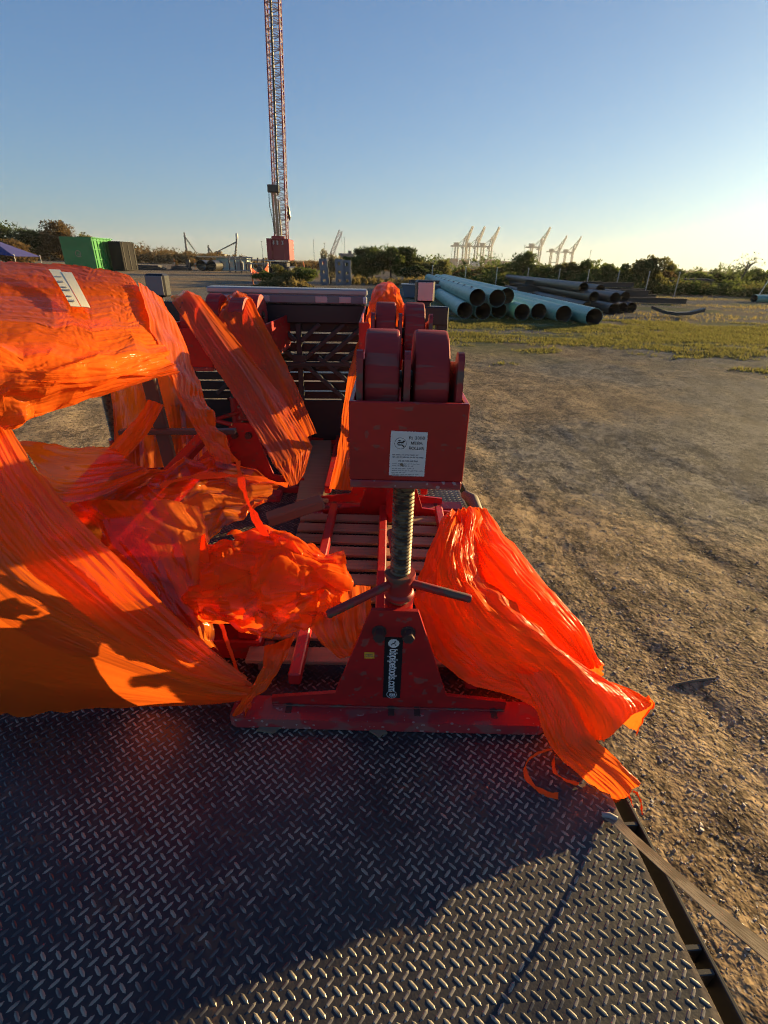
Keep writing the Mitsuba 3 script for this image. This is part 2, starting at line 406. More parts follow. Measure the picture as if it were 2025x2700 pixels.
# ------------------------------------------------------------------ the flatbed trailer (built in its own axes, then turned into place)
DECK = 0.95
RT = rotz(TR_YAW)
def tr(m):
    return (m[0] - [0, 0.64, 0]) @ RT.T + [0.72, 0.64, 0], m[1]
TRM = T().translate([0.72, 0.64, 0]).rotate([0, 0, 1], math.degrees(TR_YAW)).translate([0, -0.64, 0])
DW = 2.36
trailer = thing('flatbed_trailer', 'black flatbed trailer with diamond tread deck and a braced headboard at its far end', 'trailer')
TP = trailer + '__'
put(TP + 'deck_plate', tr(box((-DW / 2, 1.3, DECK - 0.006), (DW, 5.5, 0.012))), 'deck_paint')
def lug_mesh():
    a, w, h = 0.0138, 0.0037, 0.0016
    v = np.array([[-a, 0, 0], [-a * 0.5, -w, 0], [a * 0.5, -w, 0], [a, 0, 0], [a * 0.5, w, 0], [-a * 0.5, w, 0],
                  [-a * 0.55, -w * 0.35, h], [a * 0.55, -w * 0.35, h], [a * 0.55, w * 0.35, h], [-a * 0.55, w * 0.35, h]])
    f = np.array([[0, 1, 6], [1, 2, 7], [1, 7, 6], [2, 3, 7], [3, 8, 7], [3, 4, 8], [4, 5, 9], [4, 9, 8], [5, 0, 9], [0, 6, 9], [6, 7, 8], [6, 8, 9]])
    return v, f
LUG = lug_mesh()
lugs = []
pitch, row = 0.0328, 0.0164
for j in range(int((4.0 - 0.15) / row)):
    y = 0.15 + j * row
    for i in range(int(DW / pitch)):
        x = -0.016 - i * pitch - (0.5 * pitch if j % 2 else 0)
        if x > -DW + 0.02:
            lugs.append((x, y, math.radians(45 if j % 2 else -45)))
lugs = np.array(lugs)
wp = (np.stack([lugs[:, 0], lugs[:, 1] - 0.64, 0 * lugs[:, 0]], 1) @ RT.T + [0.72, 0.64, DECK]) - EYE
zc = wp @ FORWARD
seen = (np.abs(wp[:, 0] / zc) < 0.76) & (np.abs(wp @ UP / zc) < 1.02)
near = np.argsort(np.where(seen, zc, 99))[:300]
one_lug = mikit.ply(LUG, 'lug_paint')
for k in near:
    x, y, a = lugs[k]
    put(TP + 'deck_plate__tread_lug', one_lug, None, M=TRM @ T().translate([x, y, DECK]).rotate([0, 0, 1], math.degrees(a)))
rest = np.setdiff1d(np.arange(len(lugs)), near)
c, s = np.cos(lugs[rest, 2])[:, None], np.sin(lugs[rest, 2])[:, None]
lv = np.stack([lugs[rest, 0][:, None] + LUG[0][:, 0] * c - LUG[0][:, 1] * s, lugs[rest, 1][:, None] + LUG[0][:, 0] * s + LUG[0][:, 1] * c,
               np.broadcast_to(DECK + LUG[0][:, 2], (len(rest), len(LUG[0])))], -1).reshape(-1, 3)
lf = (LUG[1][None] + (np.arange(len(rest)) * len(LUG[0]))[:, None, None]).reshape(-1, 3)
k = put(TP + 'deck_plate__tread_pattern', tr((lv, lf)), 'lug_paint')
part_label(k, kind='stuff')
put(TP + 'side_beam', tr(box((-0.05, 1.3, DECK - 0.10), (0.09, 5.5, 0.17), 0.004)), 'black_steel')
put(TP + 'rub_rail', tr(box((0.050, 1.3, DECK - 0.045), (0.010, 5.5, 0.075), 0.002)), 'black_steel')
for y in (0.53, 0.575, 0.86, 1.5, 2.2, 2.9, 3.6):
    put(TP + 'stake_pocket', tr(box((0.0195, y, DECK - 0.045), (0.049, 0.012, 0.070), 0.002)), 'black_steel')
for x in (-0.7, -1.65):
    put(TP + 'chassis_beam', tr(box((x, 1.2, 0.78), (0.12, 5.3, 0.26), 0.006)), 'black_steel')
# headboard
HY, HT = 4.02, 1.115
for x in (-0.05, -DW + 0.05):
    put(TP + 'headboard__end_post', tr(box((x, HY, DECK + HT / 2 - 0.12), (0.085, 0.10, HT + 0.2), 0.006)), 'black_steel')
put(TP + 'headboard__top_beam', tr(box((-DW / 2, HY - 0.004, DECK + HT - 0.065), (DW - 0.02, 0.112, 0.13), 0.008)), 'black_steel')
put(TP + 'headboard__lower_panel', tr(box((-1.18, HY + 0.01, DECK + 0.20), (2.16, 0.016, 0.40), 0.004)), 'black_steel')
for x in (-0.43, -2.05):
    put(TP + 'headboard__upright', tr(box((x, HY, DECK + 0.485), (0.07, 0.07, 0.97), 0.004)), 'black_steel')
cx, czz = -1.13, DECK + 0.71
put(TP + 'headboard__centre_post', tr(box((cx, HY - 0.01, DECK + 0.69), (0.04, 0.04, 0.58), 0.003)), 'dark_steel')
put(TP + 'headboard__hub', tr(box((cx, HY - 0.045, czz), (0.10, 0.02, 0.10), 0.004)), 'dark_steel')
for s in (-1, 1):
    for k, (ax, az, bx, bz) in enumerate(((0.02, 0.71, 0.34, 0.98), (0.12, 0.66, 0.50, 0.98), (0.26, 0.65, 0.65, 0.98), (0.44, 0.69, 0.66, 0.87), (0.02, 0.70, 0.34, 0.42), (0.14, 0.74, 0.54, 0.42), (0.32, 0.73, 0.65, 0.46), (0.02, 0.86, 0.16, 0.98))):
        put(TP + 'headboard__brace', tr(bar((cx + s * ax, HY - 0.02 - 0.003 * k, DECK + az), (cx + s * bx, HY - 0.02 - 0.003 * k, DECK + bz), 0.030, 0.045, 0.003)), 'dark_steel')
for i in range(8):
    put(TP + 'headboard__slat', tr(box((-1.24, HY + 0.032, DECK + 0.434 + 0.0735 * i), (1.56, 0.012, 0.056 + 0.008 * (i % 2)), 0.003)), 'black_steel')
put(TP + 'headboard__cross_bar', tr(bar((cx - 0.70, HY - 0.046, czz - 0.02), (cx + 0.68, HY - 0.046, czz - 0.02), 0.028, 0.03, 0.003)), 'dark_steel')
# gooseneck frame beyond the headboard
for x in (-0.75, -1.55):
    put(TP + 'gooseneck__beam', tr(box((x, 5.4, DECK - 0.05), (0.14, 2.6, 0.30), 0.008)), 'black_steel')
for y in (4.4, 5.0, 5.6, 6.2):
    put(TP + 'gooseneck__crosspiece', tr(box((-1.15, y, DECK - 0.02), (0.656, 0.12, 0.16), 0.006)), 'black_steel')
for i in range(9):
    put(TP + 'gooseneck__plank', tr(box((-1.15, 4.22 + 0.29 * i, DECK + 0.125), (1.75, 0.235, 0.03), 0.005)), 'black_steel' if i % 3 else 'old_wood')
put(TP + 'headboard__leg_brace', tr(bar((-0.10, HY + 0.03, DECK + 0.60), (-0.55, HY + 0.6, DECK - 0.05), 0.05, 0.05, 0.004)), 'black_steel')
# light bar and the two work lights on top of it
LB = TP + 'light_bar'
put(LB, tr(box((-1.185, HY, DECK + 1.200), (1.14, 0.16, 0.042), 0.012)), 'grey_metal')
put(LB + '__lens_strip', tr(box((-1.185, HY - 0.002, DECK + 1.150), (1.12, 0.150, 0.058), 0.008)), 'smoke_lens')
for x in (-1.60, -1.36, -0.95, -0.78):
    put(LB + '__lens', tr(box((x, HY - 0.076, DECK + 1.150), (0.085, 0.012, 0.042), 0.004)), 'pale_lens')
put(LB + '__end_lens', tr(box((-0.635, HY - 0.070, DECK + 1.150), (0.03, 0.03, 0.045), 0.005)), 'sticker_white')
for x in (-1.50, -0.9):
    put(LB + '__bracket', tr(box((x, HY, DECK + 1.118), (0.03, 0.05, 0.02), 0.003)), 'black_steel')
for x, mt in ((-0.185, 'pale_lens'), (-2.12, 'smoke_lens')):
    w = key_for(TP + 'work_light')
    put(w, tr(box((x, HY + 0.045, DECK + 1.215), (0.135, 0.12, 0.15), 0.012)), 'black_steel')
    put(w + '__lens', tr(box((x - 0.002, HY - 0.018, DECK + 1.215), (0.112, 0.010, 0.125), 0.004)), mt)
    put(w + '__bracket', tr(box((x, HY, DECK + 1.125), (0.08, 0.03, 0.04), 0.004)), 'black_steel')
k = key_for('webbing_strap')
pts = np.array([[0.652, 0.862, 0.965], [0.668, 0.845, 0.975], [0.675, 0.80, 1.000], [0.668, 0.70, 1.085], [0.650, 0.55, 1.225], [0.632, 0.42, 1.355], [0.600, 0.20, 1.58]])
def ribbon(pts, w, side, thick=0.003, n=60):
    t = np.linspace(0, 1, len(pts)); tt = np.linspace(0, 1, n)
    from scipy.interpolate import CubicSpline
    q = CubicSpline(t, pts)(tt); d = np.gradient(q, axis=0); d /= np.linalg.norm(d, axis=1, keepdims=True)
    s = np.asarray(side, float) - d * (d @ np.asarray(side, float))[:, None]; s /= np.linalg.norm(s, axis=1, keepdims=True)
    nn = np.cross(d, s)
    ww = np.broadcast_to(w, (n,))[:, None] / 2
    v = np.stack([q - s * ww - nn * thick / 2, q + s * ww - nn * thick / 2, q + s * ww + nn * thick / 2, q - s * ww + nn * thick / 2], 1)
    L = np.concatenate([[0], np.cumsum(np.linalg.norm(np.diff(q, axis=0), axis=1))])
    uv = np.stack([np.tile([0, 1, 1, 0], n) * np.repeat(np.broadcast_to(w, (n,)), 4), np.repeat(L, 4)], 1)
    f = []
    for i in range(n - 1):
        for j in range(4):
            a, b = i * 4 + j, i * 4 + (j + 1) % 4
            f += [[a, b, b + 4], [a, b + 4, a + 4]]
    f += [[0, 2, 1], [0, 3, 2], [n * 4 - 4, n * 4 - 3, n * 4 - 2], [n * 4 - 4, n * 4 - 2, n * 4 - 1]]
    return v.reshape(-1, 3), np.array(f), uv
rv, rf, ruv = ribbon(pts, 0.026, (0.9, 0.2, 0.2))
thing('webbing_strap', 'flat worn grey-brown webbing strap rising from the right deck edge towards the lower right corner', 'strap')
put('webbing_strap__band', (rv, rf), 'webbing', uv=ruv)
put('webbing_strap__folded_end', tube([[0.640, 0.868, 0.968], [0.660, 0.862, 0.972], [0.676, 0.850, 0.976]], [0.007, 0.0085, 0.007], 10), 'ink_grey', smooth=True)

# wooden pieces under and between the loads
pal = thing('wooden_pallet', 'weathered wooden pallet of narrow boards under the red roller stand in front', 'pallet')
rg = np.random.default_rng(3)
for y in np.arange(1.42, 2.60, 0.125):
    put(pal + '__board', box((0.02 + rg.uniform(-.015, .015), y, DECK + 0.064), (1.02, 0.085 + rg.uniform(-.01, .01), 0.018), 0.003, rotz(rg.uniform(-.012, .012))), 'pallet_wood')
for x in (-0.44, 0.0, 0.46):
    put(pal + '__stringer', box((x, 2.0, DECK + 0.029), (0.04, 1.22, 0.046), 0.004), 'old_wood')
single('plank', box((-0.50, 3.35, DECK + 0.045), (0.20, 1.15, 0.05), 0.006, rotz(0.09)), 'pallet_wood', 'pale wooden plank lying on the deck below the braced headboard', 'plank')
def lump(c, s, seed, n=3, amp=0.25, freq=3.0):
    m = trimesh.creation.icosphere(subdivisions=n)
    v = np.array(m.vertices)
    d = 1 + amp * (meshkit.fbm(v * freq / 2 + seed, 3, seed) - 0.5) * 2
    return v * d[:, None] * s + c, np.array(m.faces)
bv = box((0, 0, 0), (0.30, 0.085, 0.055), 0.008)
bent = bv[0].copy(); bent[:, 2] += 0.6 * bent[:, 0] ** 2
single('wood_block', move((bent, bv[1]), (-0.46, 2.30, DECK + 0.22), rotz(0.35) @ roty(-0.22)), 'old_wood', 'crooked weathered wood block beside the rear base of the stand', 'wood block')
single('rope_roll', tube([[0.53, 2.95, 1.0], [0.565, 2.85, 1.01], [0.585, 2.72, 0.99]], [0.03, 0.04, 0.028], 12), 'webbing', 'tan rolled strap bundle hanging on the right deck edge behind the stand', 'strap bundle', smooth=True)
for i, (x, y, a, l) in enumerate(((-0.36, 1.135, 0.2, 0.09), (0.0, 1.132, -0.1, 0.06))):
    single('wood_splinter', move(prism([(-l / 2, 0), (-l * 0.2, -0.008), (l * 0.1, -0.02), (l * 0.25, -0.006), (l / 2, 0), (l * 0.3, 0.02), (-l * 0.3, 0.02)], 0.006), (x, y, DECK + 0.002), rotz(a)), 'old_wood',
           ['long broken wood splinter under the left front of the base plate', 'small broken wood splinter under the middle of the base plate'][i], 'wood splinter')
sx, sy = np.array([1.895, 2.04, 2.181]), np.array([2.357, 2.382, 2.399])
single('broken_stick', tube(np.stack([sx, sy, ground_height(sx, sy) + [0.004, 0.005, 0.004]], 1), [0.006, 0.010, 0.007], 7), 'old_wood', 'short broken stick lying on the brown dirt right of the trailer', 'stick', smooth=True)

# ------------------------------------------------------------------ pipe roller stands
def thread(r0, r1, z0, z1, pitch=0.012, n=24):
    prof = []
    z = z0
    while z < z1 - pitch / 2:
        prof += [(r0, z), (r1, z + pitch * 0.3), (r1, z + pitch * 0.55), (r0, z + pitch * 0.85)]
        z += pitch
    return lathe([(0, z0)] + prof + [(r0, z1), (0, z1)], n)
def hex_bolt(r, h):
    a = np.arange(6) * np.pi / 3
    p = sg.Polygon(np.stack([np.cos(a), np.sin(a)], 1) * r)
    m = trimesh.creation.extrude_polygon(p, h, engine='earcut')
    return tri(m)
FACE = rotx(math.pi / 2)            # a thing modelled along +z turned to point at -y (towards the front)
def wheel_mesh(r, w):
    b = 0.010
    m = lathe([(0.03, -w / 2), (r - b, -w / 2), (r - b * 0.3, -w / 2 + b * 0.3), (r, -w / 2 + b), (r, w / 2 - b), (r - b * 0.3, w / 2 - b * 0.3), (r - b, w / 2), (0.03, w / 2)], 56)
    return move(m, R=roty(math.pi / 2))
def print_on(key, text, h, at, bsdf, R, bold=True, tall=1.0):
    m = tri(meshkit.text_mesh(text, h, 0.0006, bold))
    w = m[0][:, 0].max(); m = (m[0] * [1, tall, 1], m[1])
    return put(key, move((m[0] - [w / 2, 0, 0], m[1]), at, R), bsdf)

def roller_stand(label, ox, oy, yaw, zt, full, group=None, depth=1.52, box_len=1.50, wheels=None):
    """ox, oy: middle of the front base plate's front edge; zt: height of the cradle's upper edge over the deck."""
    k = thing('roller_stand', label, 'roller stand', group); K = k + '__'
    R0 = rotz(yaw)
    def P(name, m, b, smooth=False):
        return put(K + name, (m[0] @ R0.T + [ox, oy, DECK], m[1]), b, smooth)
    for i, y in enumerate((0.0, depth - 0.10)):
        g = sg.Polygon([(-0.525, 0.012), (-0.505, 0), (0.505, 0), (0.525, 0.012), (0.525, 0.10), (-0.525, 0.10)])
        P('base_plate', prism(g, 0.042, t=(0, y, 0.002)), 'dusty_red')
        # upright plate with low wings, bolted to the base
        w = [(-0.395, 0.0), (0.40, 0.0), (0.40, 0.082), (0.196, 0.104), (0.083, 0.455), (-0.062, 0.455), (-0.178, 0.104), (-0.395, 0.076)]
        up = P('upright_plate', upright(w, 0.014, y + 0.062), 'red_paint')
        xs_ = np.linspace(-0.39, 0.395, 60)
        P('weld_bead', tube(np.stack([xs_, 0 * xs_ + y + 0.060, 0.0455 + 0.0015 * np.sin(xs_ * 300)], 1), 0.0045, 6), 'worn_red', True)
        m = upright(w, 0.014, y + 0.062)
        if i == 0 or full:
            for bx, bz in ((-0.335, 0.030), (0.012, 0.030), (0.10, 0.030), (0.36, 0.030)) + (((-0.035, 0.375), (0.055, 0.375)) if i == 0 else ()):
                b = P('bolt', cat(move(lathe([(0, 0), (0.023, 0), (0.023, 0.005), (0, 0.005)], 18), (bx, y + 0.062, bz), FACE), move(hex_bolt(0.0185, 0.030), (bx, y + 0.058, bz), FACE)), 'bolt_steel')
    for x in (-0.325, -0.035, 0.29):
        P('base_rail', box((x, depth / 2 + 0.03, 0.105), (0.042, depth - 0.17, 0.05), 0.005), 'red_paint')
    P('rail_gusset', bar((-0.035, 0.19, 0.13), (-0.035, 0.42, 0.36), 0.03, 0.03, 0.003), 'red_paint')
    zb = zt - 0.235
    for i, y in enumerate((0.135, depth - 0.16)):
        P('screw_housing', move(lathe([(0, 0.09), (0.045, 0.09), (0.045, 0.44), (0, 0.44)], 24), (0.025, y, 0)), 'red_paint', 30)
        P('jack_screw', move(thread(0.0275, 0.0315, 0.44, zb + 0.01), (0.025, y, 0)), 'greasy_steel', 40)
        if i == 0 or full:
            c = P('collar', move(lathe([(0.030, 0.462), (0.046, 0.462), (0.048, 0.470), (0.046, 0.478), (0.041, 0.482), (0.041, 0.530), (0.047, 0.534), (0.049, 0.542), (0.047, 0.550), (0.030, 0.550)], 32), (0.025, y, 0)), 'worn_red', 40)
            for ang, L, dz in ((math.radians(208), 0.205, -0.045), (math.radians(-10), 0.185, -0.030), (math.radians(100), 0.14, 0.085)):
                a = np.array([0.025 + 0.038 * math.cos(ang), y + 0.038 * math.sin(ang), 0.512])
                e = a + [L * math.cos(ang), L * math.sin(ang), dz]
                put(k + '__handle', (tube([a, a + (e - a) * 0.97, e], [0.0135, 0.0135, 0.0115], 12)[0] @ R0.T + [ox, oy, DECK], tube([a, a, e], 0.01, 12)[1]), 'worn_red', 40)
    # cradle: open-topped channel, flange below
    x0, x1, y0 = -0.125, 0.178, 0.078
    cx = (x0 + x1) / 2
    P('cradle', cat(box((cx, y0 + 0.006, (zb + zt) / 2 + 0.012), (x1 - x0, 0.012, zt - zb - 0.024), 0.002),
                    box((cx, y0 + box_len - 0.006, (zb + zt) / 2 + 0.012), (x1 - x0, 0.012, zt - zb - 0.024), 0.002),
                    box((x0 + 0.006, y0 + box_len / 2, (zb + zt) / 2 + 0.012), (0.0118, box_len - 0.025, zt - zb - 0.026), 0.002),
                    box((x1 - 0.006, y0 + box_len / 2, (zb + zt) / 2 + 0.012), (0.0118, box_len - 0.025, zt - zb - 0.026), 0.002)), 'red_paint')
    P('cradle__flange', box((cx, y0 + box_len / 2, zb + 0.012), (x1 - x0 - 0.004, box_len + 0.006, 0.022), 0.003), 'dusty_red')
    wh = wheel_mesh(0.132, 0.092)
    wy = (0.27, box_len - 0.20) if box_len > 1.2 else (0.27, box_len - 0.17)
    for x, y in wheels or [(x, y) for y in wy for x in (-0.045, 0.085)]:
        if True:
            P('roller', move(wh, (x, y, zt + 0.018)), 'wheel_rubber', 40)
            P('axle', tube([(x - 0.055, y, zt + 0.018), (x + 0.055, y, zt + 0.018)], 0.024, 14), 'greasy_steel', 40)
    for y in (wy if not wheels else ()):
        a = np.linspace(math.pi, 0, 9)
        prof = [(-0.16, -0.10), (-0.15, 0.035)] + [(-0.115 + 0.03 * math.cos(t), 0.065 + 0.03 * math.sin(t)) for t in a] + [(0.10, 0.035), (0.13, -0.10)]
        for x in (x0 + 0.024, 0.020, x1 - 0.024):
            pl = prism(prof, 0.016)
            v = pl[0][:, [2, 0, 1]] + [x - 0.008, y, zt + 0.018]
            P('bearing_plate', (v, pl[1]), 'worn_red')
    return k, R0, zb

LOAD = 'red pipe roller stands on the trailer'
st, R0, zb = roller_stand('red roller stand at the front right with bare rollers, white label and black web-address sticker', 0.03, 1.14, 0.0, 1.09, True, LOAD)
O = np.array([0.03, 1.14, DECK])
lab = put(st + '__label', box(O + [0.0285, 0.0768, 0.955], (0.094, 0.0014, 0.122), 0, roty(0.02)), 'sticker_white')
part_label(lab, 'white printed label with an emblem on the front of the cradle')
yf = 0.0761
for tx, tz, th, s in ((0.0495, 0.996, 0.0076, 'PL 3000'), (0.0495, 0.982, 0.0076, 'MEGA'), (0.0495, 0.968, 0.0076, 'ROLLER')):
    print_on(lab + '__lettering', s, th, O + [tx, yf, tz], 'ink', FACE)
em = []
ring = lathe([(0.0145, 0), (0.0155, 0), (0.0155, 0.0004), (0.0145, 0.0004)], 28)
put(lab + '__emblem', cat(move(ring, O + [0.008, yf, 0.984], FACE),
    *[move(prism(g, 0.0005), O + [0.008, yf, 0.984], FACE) for g in (
        [(-0.010, -0.002), (-0.006, 0.004), (0.004, 0.0045), (0.009, 0.009), (0.012, 0.006), (0.007, 0.001), (-0.005, 0.0)],
        [(-0.009, -0.004), (-0.004, -0.006), (0.003, -0.005), (0.008, -0.011), (0.011, -0.008), (0.005, -0.0025), (-0.008, -0.0025)],
        [(-0.007, 0.006), (-0.005, 0.009), (0.000, 0.0085), (0.002, 0.006)])]), 'ink')
rg = np.random.default_rng(8)
lines = []
for i, (tz, w0, th) in enumerate(((0.953, 0.070, 0.0030), (0.9465, 0.080, 0.0036), (0.936, 0.046, 0.0040), (0.928, 0.068, 0.0016), (0.922, 0.058, 0.0020), (0.9145, 0.056, 0.0018), (0.9085, 0.072, 0.0020), (0.903, 0.038, 0.0018), (0.898, 0.064, 0.0020), (0.8965 - 0.003, 0.060, 0.0020))):
    x = -0.012 if i != 2 else 0.004
    e = x + w0
    while x < e:
        w = rg.uniform(0.004, 0.013)
        lines.append(box(O + [x + w / 2, yf - 0.0003, tz], (w, 0.0004, th)))
        x += w + 0.0022
put(lab + '__small_print', cat(lines), 'ink_grey')
put(lab + '__smudge', move(prism([(-0.006, 0.002), (-0.002, 0.005), (0.003, 0.003), (0.004, -0.001), (0.008, -0.004), (0.003, -0.0055), (-0.002, -0.003), (-0.005, -0.002)], 0.0006), O + [0.014, yf - 0.0004, 0.9255], FACE), 'old_wood')
dec = put(st + '__web_sticker', box(O + [0.0115, 0.0612, 0.222], (0.058, 0.0016, 0.262), 0), 'sticker_black')
part_label(dec, 'narrow black sticker with a white web address reading downwards')
DOWN = FACE @ rotz(-math.pi / 2)
print_on(dec + '__lettering', 'bbpipetools.com', 0.0172, O + [0.0005, 0.0604, 0.214], 'ink_white', DOWN, tall=1.45)
ring = lathe([(0, 0), (0.0175, 0), (0.0175, 0.0005), (0, 0.0005)], 28)
put(dec + '__emblem', move(ring, O + [0.0115, 0.0604, 0.329], FACE), 'ink_white')
put(dec + '__emblem_figure', cat(*[move(prism(g, 0.0005), O + [0.0115, 0.0598, 0.329], FACE) for g in (
    [(-0.009, -0.006), (-0.004, 0.002), (0.003, 0.002), (0.004, -0.001), (-0.003, -0.002), (-0.006, -0.008)], [(0.000, 0.004), (0.004, 0.010), (0.008, 0.008), (0.005, 0.003)], [(0.002, -0.004), (0.006, -0.010), (0.009, -0.008), (0.006, -0.003)])]), 'ink')
ring = lathe([(0.0155, 0), (0.0170, 0), (0.0170, 0.0005), (0.0155, 0.0005)], 28)
put(dec + '__end_mark', cat(move(ring, O + [0.0115, 0.0604, 0.107], FACE), tri(meshkit.text_mesh('B', 0.016, 0.0005, True)) and move(tri(meshkit.text_mesh('B', 0.018, 0.0005, True)), O + [0.0045, 0.0604, 0.113], DOWN)), 'ink_white')
ye = put(st + '__caution_sticker', box(O + [-0.065, 0.0612, 0.276], (0.032, 0.0014, 0.026), 0), 'sticker_yellow')
put(ye + '__print', cat(box(O + [-0.065, 0.0603, 0.279], (0.024, 0.0005, 0.003)), box(O + [-0.065, 0.0603, 0.273], (0.024, 0.0005, 0.002))), 'old_wood')

roller_stand('red roller stand behind the front right one, its rollers hooded in orange film', -0.035, 2.74, 0.02, 1.11, False, LOAD, 1.2, 1.1, [(0.02, 0.27), (0.02, 0.9)])
roller_stand('red roller stand inside the big orange wrapped bundle on the left', -1.66, 1.62, -0.05, 1.12, False, LOAD, 1.30, 1.0)
fs, RB, zb2 = roller_stand('red roller stand with a white label, half draped in orange film left of centre', -1.20, 2.86, 0.0, 1.04, False, LOAD, 1.1, 0.95, [(0.045, 0.27), (0.045, 0.7)])
O2 = np.array([-1.20, 2.86, DECK])
lb2 = put(fs + '__label', box(O2 + [-0.065, 0.0762, 0.935], (0.085, 0.0014, 0.155), 0, roty(-0.06)), 'sticker_white')
put(lb2 + '__print', cat(box(O2 + [-0.083, 0.0752, 0.985], (0.03, 0.0005, 0.018)), box(O2 + [-0.043, 0.0752, 0.985], (0.025, 0.0005, 0.014))), 'ink')
roller_stand('red roller stand whose rollers poke up under the right-hand orange film cover', -0.95, 3.02, -0.03, 1.04, False, LOAD, 0.95, 0.85, [(0.02, 0.27), (0.02, 0.6)])
sk = thing('steel_skid', 'red steel skid frame lying behind the diagonal film sheet on the left', 'skid')
for z in (DECK + 0.05, DECK + 0.42):
    put(sk + '__beam', box((-1.16, 1.50, z), (1.40, 0.10, 0.09), 0.006), 'red_paint')
for x in (-1.80, -1.16, -0.505):
    put(sk + '__upright', box((x, 1.50, DECK + 0.235), (0.08, 0.08, 0.276), 0.005), 'red_paint')
put(sk + '__panel', box((-1.16, 1.556, DECK + 0.235), (1.36, 0.008, 0.45), 0.002), 'worn_red')
xb = thing('cross_brace', 'dark brown steel cross brace standing inside the gap of the wrapped bundle', 'brace')
put(xb + '__post', bar((-0.91, 1.98, 1.30), (-0.955, 1.98, 2.02), 0.055, 0.03, 0.004), 'dark_edge')
put(xb + '__arm', bar((-1.10, 1.955, 1.70), (-0.62, 1.955, 1.715), 0.035, 0.02, 0.003), 'dark_edge')
for i, (a, b, l) in enumerate((((-1.03, 1.45, 1.40), (-0.70, 1.92, 1.74), 'upper of two red steel tubes slanting across the opening of the wrapped bundle'), ((-0.96, 1.42, 1.37), (-0.64, 1.88, 1.70), 'lower of two red steel tubes slanting across the opening of the wrapped bundle'))):
    single('red_tube', bar(a, b, 0.042, 0.042, 0.005), 'red_paint', l, 'steel tube')

